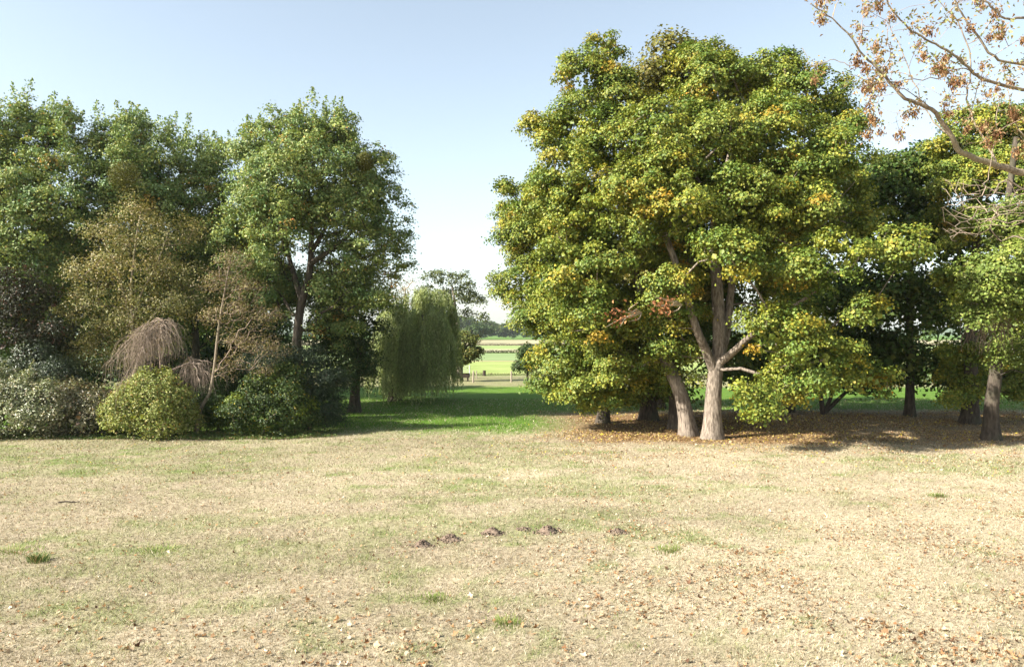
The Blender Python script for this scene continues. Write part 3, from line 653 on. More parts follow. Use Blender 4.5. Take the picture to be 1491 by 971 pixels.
tree('dark_bush', 'low dark bush in shadow between the curved stem and the sunny sprays', 'bush', GD, 32.0, 318,
     [(318, 615, 0), (318, 590, 0)],
     [(315, 590, 34, 0), (345, 580, 34, .5), (300, 605, 24, 0), (330, 560, 30, 1)],
     DARKG, None, rc=0.5, cover=1.1, per=110, size=0.10, wid=0.6, r0=0.05, r1=0.03, bark=M_twig, under=0.8)

# weeping bare shrub: two domes of hanging brown twigs
def weeping_bare():
    rng = np.random.default_rng(5)
    Y = 31.6; org = np.array((gx(238, Y), Y, 0.0))
    root = empty('weeping_shrub', org, 'leafless weeping shrub with domes of hanging brown twigs behind the yellow bush', 'shrub')
    tb = Tubes(); tp = catmull([org, at(236, 560, Y), at(232, 500, Y), at(236, 474, Y)], 6); tb.add(tp, np.linspace(0.07, 0.03, len(tp)), 8, .06); 
    t2 = catmull([at(236, 545, Y), at(258, 535, Y - .2), at(278, 528, Y - .3)], 5); tb.add(t2, np.linspace(0.04, 0.02, len(t2)), 6)
    tb.build('trunk', M_twig, root, org)
    tw = Tubes(); arms = Tubes()
    top = at(238, 470, Y); side = at(281, 527, Y - .3)
    def arch(c, a, R, rise, drop, nt, low):
        d = np.array([math.cos(a), math.sin(a) * .8, 0]); u = np.linspace(0, 1, 9)
        P = c[None] + d[None] * (R * u)[:, None]; P[:, 2] += rise * np.sin(u * 2.2) - drop * u ** 1.35
        P += np.cumsum(rng.normal(size=P.shape), 0) * .03
        arms.add(P, np.linspace(.022, .009, 9), 4)
        for k in range(nt):
            q = rng.uniform(.12, 1) ** .8; f = q * 8; i0 = min(7, int(f)); s0 = P[i0] + (P[i0 + 1] - P[i0]) * (f - i0)
            L = min(rng.uniform(.35, 1.25), max(.3, s0[2] - low)); v = np.linspace(0, 1, 6)
            out = d * rng.uniform(.0, .42) * L + rng.normal(size=3) * .26 * L; out[2] = 0
            Q = s0[None] + out[None] * (1 - (1 - v) ** 1.8)[:, None]; Q[:, 2] += .10 * np.sin(v * 3.1) * L - L * v ** 1.5
            Q += np.cumsum(rng.normal(size=Q.shape), 0) * .03
            tw.add(Q, np.linspace(.007, .003, 6), 3)
    for k in range(26):
        a = rng.uniform(2.0, 4.6) if k < 17 else rng.uniform(-1.3, 1.6)
        R = rng.uniform(.9, 2.55) if k < 17 else rng.uniform(.35, 1.0)
        arch(top + rng.normal(size=3) * .12, a, R, rng.uniform(.05, .3), R * rng.uniform(.55, 1.15), int(17 + 13 * R), .75)
    for k in range(12):
        a = rng.uniform(-1.9, 1.9) if k < 9 else rng.uniform(0, 6.28); R = rng.uniform(.35, .95)
        arch(side + rng.normal(size=3) * .08, a, R, rng.uniform(.05, .2), R * rng.uniform(.5, 1.1), int(14 + 12 * R), .35)
    arms.build('branches', M_twigw, root, org)
    tw.build('hanging_twigs', M_twigw, root, org, smooth=False)
    n = 420; P = top[None] + rng.normal(size=(n, 3)) * np.array([1.0, .8, .7]) + np.array([-.5, 0, -1.1])
    V, Fc, cc = leaf_mesh(P, unit(rng.normal(size=(n, 3))), rng.uniform(.05, .08, n), .5, pick(rng, n, [(3, (.30, .26, .10)), (2, (.24, .17, .08)), (1, (.22, .24, .07))]), rng)
    mesh_np('remaining_leaves', V - org, Fc, M_dry, root, col=cc)
weeping_bare()

# ------------------------------------------------------------------ weeping willow
def willow():
    rng = np.random.default_rng(8)
    Y = 46.5; org = np.array((gx(575, Y), Y, 0.0))
    root = empty('weeping_willow', org, 'round weeping willow with pale hanging strands at the end of the lawn', 'tree')
    tb = Tubes(); tp = catmull([org - np.array([0, 0, .1]), at(574, 560, Y), at(580, 530, Y), at(600, 490, Y), at(618, 450, Y)], 6)
    tb.add(tp, np.linspace(0.34, 0.12, len(tp)) * (1 + 0.5 * np.exp(-np.maximum(tp[:, 2], 0) / .3)), 12, .08); tb.build('trunk', M_barkd, root, org)
    domes = [(630, 442, 28, 0), (600, 450, 28, -.8), (648, 462, 20, -.3), (575, 470, 28, -.4), (618, 478, 34, -2.0), (584, 502, 30, -1.9), (640, 500, 22, -1.2), (556, 500, 22, .4), (612, 432, 18, .6), (642, 470, 20, 1.8), (580, 480, 26, 2), (610, 480, 36, 2.5), (556, 530, 18, -.6)]
    lb = Tubes()
    for (px, py, r, dy) in domes:
        e = at(px, py, Y + dy); s0 = tp[int(len(tp) * rng.uniform(.55, .95))]
        mid = (s0 + e) / 2 + np.array([0, 0, .5]); P = catmull([s0, mid, e], 5); lb.add(P, np.linspace(.11, .03, len(P)), 6)
    lb.build('branches', M_barkd, root, org)
    pos, nrm, dr, colr, sz = [], [], [], [], []
    for (px, py, r, dy) in domes:
        c = at(px, py, Y + dy); R = r / F * Y
        ns = int(200 * (r / 26) ** 2)
        nb = max(7, int(ns / 17)); ba = rng.uniform(0, 2 * np.pi, nb); bq = np.sqrt(rng.uniform(.2, 1, nb)); bl = np.where(rng.random(nb) < .5, rng.uniform(1.0, 3.4, nb), rng.uniform(4.0, 7.0, nb))
        for i in range(ns):
            bi = rng.integers(nb); a = ba[bi] + rng.normal() * .16 / (bq[bi] + .2); q = min(1.0, max(.05, bq[bi] + rng.normal() * .09))
            hx_, hy_ = R * q * math.cos(a), R * q * math.sin(a)
            ztop = c[2] + R * 0.85 * math.sqrt(max(0, 1 - q * q))
            bot = at(px, 578 if px < 640 else 572, Y)[2] + rng.uniform(-.15, .9) + (rng.uniform(.3, 1.6) if rng.random() < .4 else 0)
            L = min(ztop - bot, bl[bi] * rng.uniform(.75, 1.15))
            if L < .4: continue
            k = int(L / 0.085); u = np.linspace(0, 1, k)
            out_ = np.array([math.cos(a), math.sin(a), 0]) * (0.25 * (1 - np.exp(-u * 4)))[:, None]
            sw = rng.normal(size=2) * .12
            p_ = np.stack([c[0] + hx_ + out_[:, 0] + sw[0] * u, c[1] + hy_ + out_[:, 1] + sw[1] * u, ztop - u * L], -1) + rng.normal(size=(k, 3)) * .035
            pos.append(p_); dr.append(np.tile([0, 0, -1.0], (k, 1)) + rng.normal(size=(k, 3)) * .33)
            nrm.append(unit(np.array([math.cos(a) * q, math.sin(a) * q, 0.5 * (1 - q) + .25]) + rng.normal(size=(k, 3)) * .45))
            colr.append(np.tile(pick(rng, 1, [(4, (0.30, 0.35, 0.15)), (3, (0.24, 0.30, 0.12)), (3, (0.37, 0.40, 0.20))]), (k, 1)) * np.exp(rng.normal(size=(k, 1)) * .18))
            sz.append(rng.uniform(.13, .23, k))
    pos, nrm, dr, colr, sz = map(np.concatenate, (pos, nrm, dr, colr, sz))
    V, Fc, cc = leaf_mesh(pos, nrm, sz, 0.3, colr, rng, fold=.05, dirv=dr)
    mesh_np('crown', V - org, Fc, M_willow, root, col=cc)
willow()

# ------------------------------------------------------------------ trees and things beyond the lawn
tree('open_tree', 'tall thin-leaved tree with an airy crown behind the weeping willow', 'tree', None, 70.0, 668,
     [(668, 520, 0), (666, 480, 0), (662, 440, 0), (658, 415, 0)],
     [(650, 410, 22, 0), (675, 418, 20, 0), (690, 440, 14, 0), (632, 415, 18, 0), (660, 435, 22, 0), (685, 462, 14, 0, .6), (640, 440, 18, 0), (700, 462, 6, 0)],
     [(5, (0.10, 0.125, 0.04)), (3, (0.14, 0.15, 0.06))], None, core=0, rc=0.75, cover=0.7, per=45, size=0.22, wid=0.6, r0=0.24, r1=0.08, bark=M_bark, under=.5)
tree('bare_tree', 'pale grey bare-twigged tree top showing left of the airy tree', 'tree', None, 66.0, 588,
     [(588, 520, 0), (589, 470, 0), (590, 420, 0)],
     [(590, 425, 22, 0), (605, 440, 18, 0), (575, 435, 18, 0), (597, 412, 14, 0)],
     [(1, (0.2, 0.18, 0.11))], None, core=0, rc=0.55, cover=1.2, per=5, size=0.14, wid=0.5, r0=0.2, r1=0.06, bark=M_twigp, inner=.2, r_tip=0.02)
tree('round_tree', 'small round yellow-green tree by the gate, right of the willow', 'tree', None, 66.0, 672,
     [(672, 545, 0), (674, 520, 0)],
     [(668, 520, 13, -.4), (688, 514, 10, 0), (678, 495, 14, 0), (686, 508, 14, -.3), (672, 515, 16, -.3), (682, 521, 11, -.4), (690, 500, 7, 0)],
     [(5, (0.12, 0.135, 0.03)), (4, (0.09, 0.11, 0.025)), (1, (0.2, 0.16, 0.04))], None, rc=0.55, cover=1.1, per=110, size=0.15, r0=0.14, r1=0.05, bark=M_barkd, under=.6)
tree('dark_bush', 'round dark green bush out in the meadow beside the maple boughs', 'bush', None, 62.0, 768,
     [(768, 540, 0), (768, 525, 0)],
     [(762, 515, 11, 0), (774, 518, 14, 0), (768, 528, 14, 0, .7), (755, 532, 8, 0, .7), (785, 525, 14, .5)],
     DARKG, None, rc=0.55, cover=1.2, per=110, size=0.15, r0=0.1, r1=0.05, bark=M_barkd, under=.6)

def far_tree_mesh(seed, h, wd, pal, nleaf, ls):
    rng = np.random.default_rng(seed)
    lob = [(np.array([rng.normal() * wd * .28, rng.normal() * wd * .28, h * rng.uniform(.3, .8)]), np.array([wd * .3, wd * .3, h * .2]) * rng.uniform(.8, 1.2)) for _ in range(12)] + [(np.array([0, 0, h * .85]), np.array([wd * .22, wd * .22, h * .14]))]
    pts, rad, outd, _ = lobes_to_clumps(lob, wd * .12, 1.0, rng)
    V, Fc, cc = foliage(pts, rad, outd, wd * .12, nleaf / max(1, len(pts)), ls, .9, pal, None, rng)
    return V, Fc, cc
FARP = [(5, (0.06, 0.10, 0.03)), (4, (0.08, 0.12, 0.035)), (2, (0.12, 0.14, 0.04))]
GF = 'distant trees of the wood beyond the fields'
protos = []
for k in range(4):
    V, Fc, cc = far_tree_mesh(500 + k, 11 + k * .8, 11 + k, FARP, 6000, 0.75)
    o = mesh_np('distant_tree', V, Fc, M_leaf, col=cc, link=False); protos.append(o)
rng = np.random.default_rng(12); used = set()
for i in range(34):
    o = protos[i % 4]
    if i >= 4: o = o.copy()
    COL.objects.link(o)
    px = 560 + i * 10.5 + rng.uniform(-3, 3); Y = 505 + rng.uniform(-18, 30)
    o.location = (gx(px, Y), Y, 0); o.rotation_euler = (0, 0, rng.uniform(0, 6.28)); s = rng.uniform(.85, 1.12)
    o.scale = (s, s, s * rng.uniform(.85, 1.1))
    tag(o, 'hazy green tree in the distant wood beyond the fields', 'tree', GF)
V, Fc, cc = far_tree_mesh(601, 9, 10, DARKG, 7000, .5)
o = mesh_np('dark_tree', V, Fc, M_leaf, col=cc); o.location = (gx(692, 330), 330, 0)
tag(o, 'dark round lone tree in the fields left of the distant wood', 'tree')

# ditch vegetation between fields: strips of rough grass nobody could count
def rough_strip(name, y0, y1, h, c, n, seed, x0=-60, x1=60, label=''):
    rng = np.random.default_rng(seed)
    pos = np.stack([rng.uniform(x0, x1, n), rng.uniform(y0, y1, n), rng.uniform(0.05, h, n)], -1)
    pos[:, 2] *= 0.5 + fbm(pos[:, 0] * .3, pos[:, 0] * 0, seed)
    col = np.array(c)[None] * np.exp(rng.normal(size=(n, 1)) * .3)
    V, Fc, cc = leaf_mesh(pos, unit(rng.normal(size=(n, 3))), rng.uniform(.3, .6, n) * h * 1.2, .5, col, rng)
    tag(mesh_np(name, V, Fc, M_grass, col=cc), label, 'field edge growth', kind='stuff')
rough_strip('ditch_growth', 159, 162, .55, (0.08, 0.08, 0.04), 14000, 3, -110, 110, 'dark rough growth along the ditch between the two middle fields')
rough_strip('ditch_growth', 75.2, 76.2, .16, (0.09, 0.08, 0.04), 12000, 4, -60, 60, 'thin dark grass line standing for a shadow between brown paddock and bright meadow')  # dark strip drawn in place of a shadow line at the paddock edge
rough_strip('ditch_growth', 258, 261, .6, (0.10, 0.09, 0.05), 12000, 6, -150, 150, 'farthest dark growth line below the pale stubble field')

def weeds():
    rng = np.random.default_rng(61); n = 15000
    px = 500 - 560 * rng.random(n) ** .8 - 40 * rng.random(n); y = 29.6 + rng.random(n) ** 1.5 * 2.2 + .5 * (fbm(px * .02, px * 0, 8) - .5) + .35 * sstep(380, 500, px) * 2
    x = (px - CX) / F * y; hh = (.05 + .30 * fbm(x * 1.1, y * 1.1, 14) ** 2) * (.4 + .6 * sstep(29.5, 30.6, y)); z = relief(x, y) + .015 + hh * rng.random(n)
    V, Fc, cc = leaf_mesh(np.stack([x, y, z], -1), unit(rng.normal(size=(n, 3)) * .7 + np.array([0, -.2, .8])), rng.uniform(.05, .12, n), .6, pick(rng, n, [(4, (.09, .14, .03)), (3, (.13, .18, .045)), (1.5, (.20, .21, .07)), (1, (.2, .13, .06))]), rng)
    tag(mesh_np('weeds', V, Fc, M_leaf, col=cc), 'low green weeds along the foot of the shrubs on the left', 'weeds', kind='stuff')
weeds()
M_wood = noise_mat('weathered_wood', (0.20, 0.165, 0.12), (0.36, 0.31, 0.24), 14, bump=.3)
M_dwood = noise_mat('dark_wood', (0.025, 0.019, 0.014), (0.07, 0.052, 0.038), 6)
M_metal = noise_mat('galvanised_metal', (0.34, 0.35, 0.35), (0.5, 0.5, 0.5), 9, .5, 0, spec=.5)
def post(px, py_base, h, r, label, lean=0.0):
    Y = CZ * F / (py_base - CY); t = Tubes(); zz = np.array([-.1, 0, h * .5, h - .03, h, h]); rr = np.array([r, r, r * .97, r * .95, r * .8, .002])
    t.add(np.stack([lean * zz, 0 * zz, zz], -1), rr, 10, .03, seed=px)
    o = t.build('fence_post', M_wood); o.location = (gx(px, Y), Y, 0)
    return tag(o, label, 'post', 'pale wooden posts across the paddock')
post(689, 557, .98, .075, 'pale wooden post by the gate, nearer of a pair', .03)
post(694, 551.5, .75, .05, 'thin pale post just behind the taller one by the gate', -.02)
post(744.6, 556.5, .95, .075, 'lone pale wooden post in the middle of the paddock')
def box_tubes(t, x0, x1, z, r): t.add([(x0, 0, z), (x1, 0, z)], [r, r], 8)
Y = 74; gt = empty('field_gate', (gx(677, Y), Y, 0), 'grey metal bar gate beside the small round tree', 'gate')
t = Tubes()
for z in (.22, .40, .58, .76, .95): box_tubes(t, -1.0, .42, z, .022)
t.build('bars', M_metal, gt); 
for x in (-1.05, .45):
    t = Tubes(); t.add([(x, 0, -.1), (x, 0, 1.04)], [.05, .05], 10); t.add([(x, 0, 1.036), (x, 0, 1.06)], [.05, .004], 10); t.build('gate_post', M_metal, gt)
import bmesh
def bevel_box(name, sx, sy, sz, mat, parent=None, loc=(0, 0, 0), bev=.03, rough=0.0, seed=0):
    bm = bmesh.new(); bmesh.ops.create_cube(bm, size=1)
    for v in bm.verts: v.co = (v.co.x * sx, v.co.y * sy, (v.co.z + .5) * sz)
    bmesh.ops.bevel(bm, geom=bm.edges[:], offset=bev, segments=2, affect='EDGES')
    if rough:
        bmesh.ops.subdivide_edges(bm, edges=bm.edges[:], cuts=2)
        r_ = random.Random(seed)
        for v in bm.verts: v.co += Vector((r_.uniform(-1, 1), r_.uniform(-1, 1), r_.uniform(-1, 1))) * rough
    me = bpy.data.meshes.new(name); bm.to_mesh(me); bm.free(); me.materials.append(mat)
    o = bpy.data.objects.new(name, me); COL.objects.link(o); o.location = loc
    if parent: o.parent = parent
    return o
Y = 66; wt = empty('feed_trough', (gx(671, Y), Y, 0), 'dark feed trough standing in front of the gate', 'trough')
bevel_box('trough_body', 1.5, .6, .36, M_dwood, wt, (0, 0, .32))
for x in (-.6, .6): bevel_box('leg', .12, .5, .33, M_dwood, wt, (x, 0, -.01), .01)
# tree stump on the meadow
bm = bmesh.new(); r_ = random.Random(4)
t = Tubes(); zz = np.array([-.1, .05, .3, .7, .95, 1.0, 1.0]); rr = np.array([.62, .55, .45, .42, .42, .38, .004]) * .36; zz = zz * .52
t.add(np.stack([zz * .05, zz * 0, zz], -1), rr, 14, .1, 3)
o = t.build('tree_stump', M_dwood); o.location = (gx(705, 74.5), 74.5, 0)
tag(o, 'dark tree stump standing at the edge of the bright meadow', 'stump')

# ------------------------------------------------------------------ mistletoe balls
def mistletoe(px, py, Y, r, label):
    rng = np.random.default_rng(int(px)); c = at(px, py, Y); n = 2600
    d = rsphere(rng, n); pos = d * (r * rng.random(n) ** .4)[:, None]
    V, Fc, cc = leaf_mesh(pos, unit(d + .6 * rng.normal(size=(n, 3))), rng.uniform(.06, .11, n), .35, pick(rng, n, [(3, (0.13, 0.13, 0.025)), (3, (0.09, 0.095, 0.02))]), rng, dirv=d)
    o = mesh_np('mistletoe', V, Fc, M_leaf, col=cc); o.location = c
    tag(o, label, 'mistletoe', 'mistletoe balls in the wood on the left')
mistletoe(182, 258, 34.6, .74, 'large yellowish mistletoe ball in the tall tree left of centre of the wood')
mistletoe(531, 236, 34.8, .42, 'small dark mistletoe ball high in the broad forked tree')

# ------------------------------------------------------------------ molehills
M_soil = noise_mat('loose_soil', (0.10, 0.07, 0.05), (0.22, 0.165, 0.12), 14, 0.95, .8, .03)
def molehill(px, py, wpx, h, label, seed):
    Y = CZ * F / (py - CY); r = wpx / F * Y / 2; x = gx(px, Y)
    rng = np.random.default_rng(seed); n = 26; rings = 12
    V = []; 
    for i in range(rings + 1):
        q = i / rings
        for j in range(n):
            a = j / n * 2 * np.pi
            lump = 1 + .22 * math.sin(2 * a + seed) + .12 * math.sin(5 * a + seed * 2)
            rad = r * q * 1.15 * lump
            z = h * (math.exp(-(q * 1.55) ** 2 * 1.3)) * (1 + .25 * math.sin(3 * a + seed) * q) - .045 * q * q + rng.normal() * .017 * (1 - q * .4)
            V.append((rad * math.cos(a), rad * .9 * math.sin(a), z))
    Fq = []
    for i in range(rings):
        for j in range(n): Fq.append((i * n + j, i * n + (j + 1) % n, (i + 1) * n + (j + 1) % n, (i + 1) * n + j))
    V = np.array(V); Fq = np.array(Fq)
    # loose crumbs on the heap
    cv, cf = [], []; base = len(V)
    for k in range(85):
        a = rng.uniform(0, 6.28); q = math.sqrt(rng.random()) * (1 if k < 70 else 1.25) ; s = rng.uniform(.010, .032) 
        z = max(h * math.exp(-(q * 1.55) ** 2 * 1.3) - .03 * q * q, .004)
        cc_ = np.array([r * 1.2 * q * math.cos(a), r * 1.1 * q * math.sin(a), z + s * .4])
        o8 = rng.normal(size=(6, 3)); o8 = np.array([[1, 0, 0], [-1, 0, 0], [0, 1, 0], [0, -1, 0], [0, 0, 1], [0, 0, -1]]) * s * rng.uniform(.6, 1.2, (6, 1)); b0 = base + len(cv) * 6
        cv.append(cc_ + o8); cf += [(b0 + i, b0 + j, b0 + q2) for (i, j, q2) in ((0, 2, 4), (2, 1, 4), (1, 3, 4), (3, 0, 4), (2, 0, 5), (1, 2, 5), (3, 1, 5), (0, 3, 5))]
    V = np.vstack([V] + cv)
    V = V * np.array([1.25, 1.25, .8])
    o = mesh_np('molehill', V, [Fq, np.array(cf)], M_soil, smooth=False); o.location = (x, Y, float(relief(x, Y)))
    tag(o, label, 'molehill', 'row of molehills in the dry lawn')
molehill(615, 798, 22, .13, 'dark molehill, leftmost and nearest of the row', 1)
molehill(655, 789, 26, .14, 'wide molehill, second from the left of the row', 2)
molehill(716, 781, 24, .15, 'crumbly pale molehill in the middle of the row', 3)
molehill(763, 775, 14, .06, 'tiny flat molehill just left of the tall dark one', 4)
molehill(797, 778, 30, .16, 'tall dark molehill right of the tiny flat one', 5)
molehill(900, 778, 20, .10, 'lone small molehill furthest to the right', 6)

# ------------------------------------------------------------------ seed-hung tree reaching in at the upper right
def seed_tree():
    rng = np.random.default_rng(21); Y = 14.0
    org = np.array((12.6, Y + .3, float(0)))
    root = empty('seed_hung_tree', org, 'nearly bare tree reaching in at upper right, hung with brown seed bunches', 'tree')
    T = Tubes(); tp = catmull([org - np.array([0, 0, .1]), (12.5, Y + .3, 2.5), (12.2, Y + .2, 5.5), (12.1, Y + .1, 7.6), (12.3, Y, 9.6), (12.1, Y, 11.5)], 6)
    T.add(tp, np.linspace(.24, .10, len(tp)) * (1 + .5 * np.exp(-np.maximum(tp[:, 2], 0) / .4)), 14, .06); T.build('trunk', M_barks, root, org)
    limbs = [([(1720, 250, .3), (1580, 268, .2), (1491, 252, 0), (1453, 241, -.1), (1401, 222, -.3), (1386, 200, -.4), (1356, 159, -.6), (1319, 143, -.7), (1282, 104, -.8), (1253, 74, -.9), (1219, 33, -1), (1182, 7, -1.1)], .12, .012),
             ([(1453, 241, -.1), (1435, 205, .2), (1416, 174, .4), (1408, 137, .6), (1414, 111, .7), (1413, 80, .8), (1400, 44, .9), (1384, 15, 1.0)], .05, .016),
             ([(1720, 60, .2), (1600, 135, .2), (1491, 130, .2), (1430, 115, 0), (1416, 104, -.1), (1378, 74, -.3), (1341, 54, -.4), (1310, 30, -.6), (1285, -10, -.8)], .10, .016),
             ([(1720, -20, .5), (1600, 90, .6), (1491, 94, .5), (1449, 83, .4), (1412, 37, .3), (1393, 7, .2), (1380, -30, .1)], .09, .018),
             ([(1720, -60, -.2), (1590, 10, -.3), (1491, 26, -.4), (1464, 26, -.5), (1430, 0, -.6), (1400, -35, -.7)], .08, .018),
             ([(1430, 100, 0), (1400, 100, -.3), (1375, 111, -.5), (1320, 118, -.8), (1275, 122, -1), (1240, 132, -1.2)], .028, .008),
             ([(1386, 200, -.4), (1360, 178, 0), (1330, 120, .4), (1312, 70, .7), (1290, 30, .9)], .035, .010),
             ([(1282, 104, -.8), (1235, 95, -.6), (1210, 88, -.5), (1180, 95, -.4), (1168, 70, -.3)], .02, .007),
             ([(1356, 159, -.6), (1320, 130, -1.2), (1300, 128, -1.4), (1250, 112, -1.6), (1225, 125, -1.8)], .02, .006),
             ([(1580, 268, .2), (1510, 285, -.4), (1467, 262, -.6), (1440, 285, -.8), (1400, 285, -1)], .05, .01),
             ([(1510, 285, -.4), (1470, 300, -.7), (1430, 310, -1), (1390, 330, -1.2)], .03, .008),
             ([(1580, 268, .2), (1500, 210, .6), (1470, 150, .9), (1462, 90, 1)], .035, .01)]
    nodes = [p for p in tp]; par = [i - 1 for i in range(len(tp))]
    for lp, ra, rb in limbs:
        P = np.array([at(px, py, Y + dy) for px, py, dy in lp])
        j = int(np.argmin(np.linalg.norm(np.array(nodes) - P[0], axis=1))); P[0] = nodes[j]
        PP = catmull(P, 5); v = np.linspace(0, 1, len(PP)); PP[1:-1] += rng.normal(size=(len(PP) - 2, 3)) * .012
        t = Tubes(); ra *= (.70 if ra > .11 else .42); rb *= .7; t.add(PP, (ra - rb) * (1 - v) ** 1.3 + rb, 8, .05, len(nodes)); t.build('limb', M_barks, root, org)
        k0 = len(nodes); nodes += [p for p in PP[1:]]; par += [j] + list(range(k0, k0 + len(PP) - 2))
    tg = []
    for (px0, px1, py0, py1, n) in ((1180, 1290, -10, 120, 16), (1250, 1400, -20, 130, 44), (1380, 1520, -20, 130, 42), (1260, 1400, 110, 195, 18), (1390, 1520, 130, 230, 24), (1520, 1640, -40, 260, 40), (1300, 1500, -150, -20, 40)):
        for _ in range(n): tg.append(at(rng.uniform(px0, px1), rng.uniform(py0, py1), Y + rng.uniform(-1.6, 1.4)))
    nseed = len(tg)
    for _ in range(230): tg.append(at(rng.uniform(1368, 1540), rng.uniform(258, 352), Y + rng.uniform(-1.4, .3)))
    nf = len(nodes); tgt = np.array(tg)
    A, pr, tips = grow(nodes, par, tgt, rng, step=.13, up=.15)
    bt = branch_tubes(A, pr, nf, tips, .0042, .31, .020); bt.build('twigs', M_twigw, root, org)
    # seed bunches
    protos = []
    for k in range(5):
        n = 46; rg = np.random.default_rng(70 + k)
        n = 70; pos = rg.normal(size=(n, 3)) * np.array([.042, .042, .05]); pos[:, 2] -= .07
        col = pick(rg, n, [(4, (0.26, 0.14, 0.06)), (3, (0.18, 0.085, 0.04)), (2, (0.36, 0.23, 0.11)), (1.5, (0.11, 0.06, 0.03))])
        V, Fc, cc = leaf_mesh(pos, unit(rg.normal(size=(n, 3)) * np.array([1, 1, .4])), rg.uniform(.035, .065, n), .5, col, rg, dirv=np.array([0, 0, -1.0]) + rg.normal(size=(n, 3)) * .4)
        protos.append(mesh_np('seed_bunch', V, Fc, M_dry, col=cc, link=False))
    vis = [i for i in range(nseed) if 1160 < CX + F * tgt[i, 0] / tgt[i, 1] < 1530 and CY - F * (tgt[i, 2] - CZ) / tgt[i, 1] > -30]
    rng.shuffle(vis)
    for q, i in enumerate(vis[:92]):
        o = protos[q % 5] if q < 5 else protos[q % 5].copy()
        COL.objects.link(o); o.parent = root; o.location = tgt[i] - org; o.rotation_euler = (0, 0, rng.uniform(0, 6.28)); s = rng.uniform(.6, 1.25); o.scale = (s, s, s * rng.uniform(.8, 1.2))
    # a few remaining leaves
    P = []
    for i in vis: 
        k = rng.integers(10, 26); P.append(tgt[i] + rng.normal(size=(k, 3)) * .085)
    P = np.concatenate(P); n = len(P)
    V, Fc, cc = leaf_mesh(P, unit(rng.normal(size=(n, 3)) + np.array([0, 0, .6])), rng.uniform(.05, .10, n), .5, pick(rng, n, [(3, (0.19, 0.21, 0.07)), (2, (0.25, 0.25, 0.10)), (4, (0.36, 0.26, 0.13)), (3, (.26, .16, .075))]), rng)
    mesh_np('crown', V - org, Fc, M_leaf, root, col=cc)
seed_tree()

# dead hanging twigs under the lime tree and rusty dead sprays in the maple
def hanging_dead(px, py, Y, n, L, sp, mat, name, label, cat):
    rng = np.random.default_rng(int(px)); c = at(px, py, Y); tw = Tubes()
    for i in range(n):
        s0 = rng.normal(size=3) * np.array([sp, sp, sp * .4]); l_ = L * rng.uniform(.4, 1); u = np.linspace(0, 1, 6)
        d = rng.normal(size=2) * .25
        P = np.stack([s0[0] + d[0] * u, s0[1] + d[1] * u, s0[2] - l_ * u ** 1.3], -1) + rng.normal(size=(6, 3)) * .03
        tw.add(P, np.linspace(.012, .005, 6), 3)
    o = tw.build(name, mat, smooth=False); o.location = c
    return tag(o, label, cat)
hanging_dead(1442, 462, 27.2, 80, 1.3, .36, M_twig, 'dead_twigs', 'bundle of dead hanging twigs under the light green boughs at right', 'dead twigs')
def dead_spray(px, py, Y, r, n, label):
    rng = np.random.default_rng(int(px)); c = at(px, py, Y)
    pos = rng.normal(size=(n, 3)) * np.array([r, r * .6, r * .8])
    V, Fc, cc = leaf_mesh(pos, unit(rng.normal(size=(n, 3)) + np.array([0, -.3, .5])), rng.uniform(.10, .17, n), .6, pick(rng, n, [(3, (0.30, 0.13, 0.055)), (2, (0.22, 0.09, 0.04)), (1, (0.38, 0.2, 0.08))]), rng)
    root = empty('dead_branch', c, label, 'dead branch', 'dead rusty branches in the maples')
    mesh_np('dry_leaves', V, Fc, M_dry, root, col=cc)
    t = Tubes(); 
    for k in range(7):
        e = rng.normal(size=3) * np.array([r, r * .6, r]) * 1.2; s0 = np.array([.9, 1.2, .1]); P = catmull([s0, (s0 + e) / 2 + rng.normal(size=3) * .15, e], 4); t.add(P, np.linspace(.03, .008, len(P)), 5)
    t.build('branches', M_twigp, root)
dead_spray(966, 446, 26.6, .22, 85, 'dead branch with bright rust-red leaves, right one of the pair')
dead_spray(905, 458, 27.0, .25, 60, 'dead branch with duller rusty leaves, left one of the pair')

# ------------------------------------------------------------------ grass, fallen leaves and small things on the lawn
rng = np.random.default_rng(99)
def scatter(y0, y1, dens, margin=1.25):
    xw = 0.667 * y1 * margin + 1
    n = int((2 * xw) * (y1 - y0) * dens)
    x = rng.uniform(-xw, xw, n); y = rng.uniform(y0, y1, n)
    k = np.abs(x) < 0.667 * y * margin + 1
    return x[k], y[k]
bx, by, bs = [], [], []
for (y0, y1, de, sc) in ((6.5, 10, 1500, 1.0), (10, 14, 850, 1.15), (14, 20, 420, 1.4), (20, 30, 190, 1.9), (30, 48, 70, 2.6)):
    x, y = scatter(y0, y1, de); bx.append(x); by.append(y); bs.append(np.full(len(x), sc))
x = np.concatenate(bx); y = np.concatenate(by); sc = np.concatenate(bs); N = len(x)
g, lit, n3, lush = lawn_masks(x, y)
k = rng.random(N) > lit * 0.8; x, y, sc, g, lush, n3 = x[k], y[k], sc[k], g[k], lush[k], n3[k]; N = len(x)
isg = rng.random(N) < np.clip(g * 0.62 + 0.03, 0, 1)
hgt = (0.022 + 0.035 * rng.random(N)) * (1 + .5 * g + .3 * (sc - 1)) * np.where(isg, 1.1, 1)
ang = rng.uniform(0, 2 * np.pi, N); lean = rng.uniform(.3, 1.7, N) * hgt * np.where(isg, .7, 1.2)
wdt = 0.0045 * sc * rng.uniform(.7, 1.4, N)
z = relief(x, y)
a2_ = rng.uniform(0, 2 * np.pi, N); dx, dy = np.cos(a2_) * wdt, np.sin(a2_) * wdt
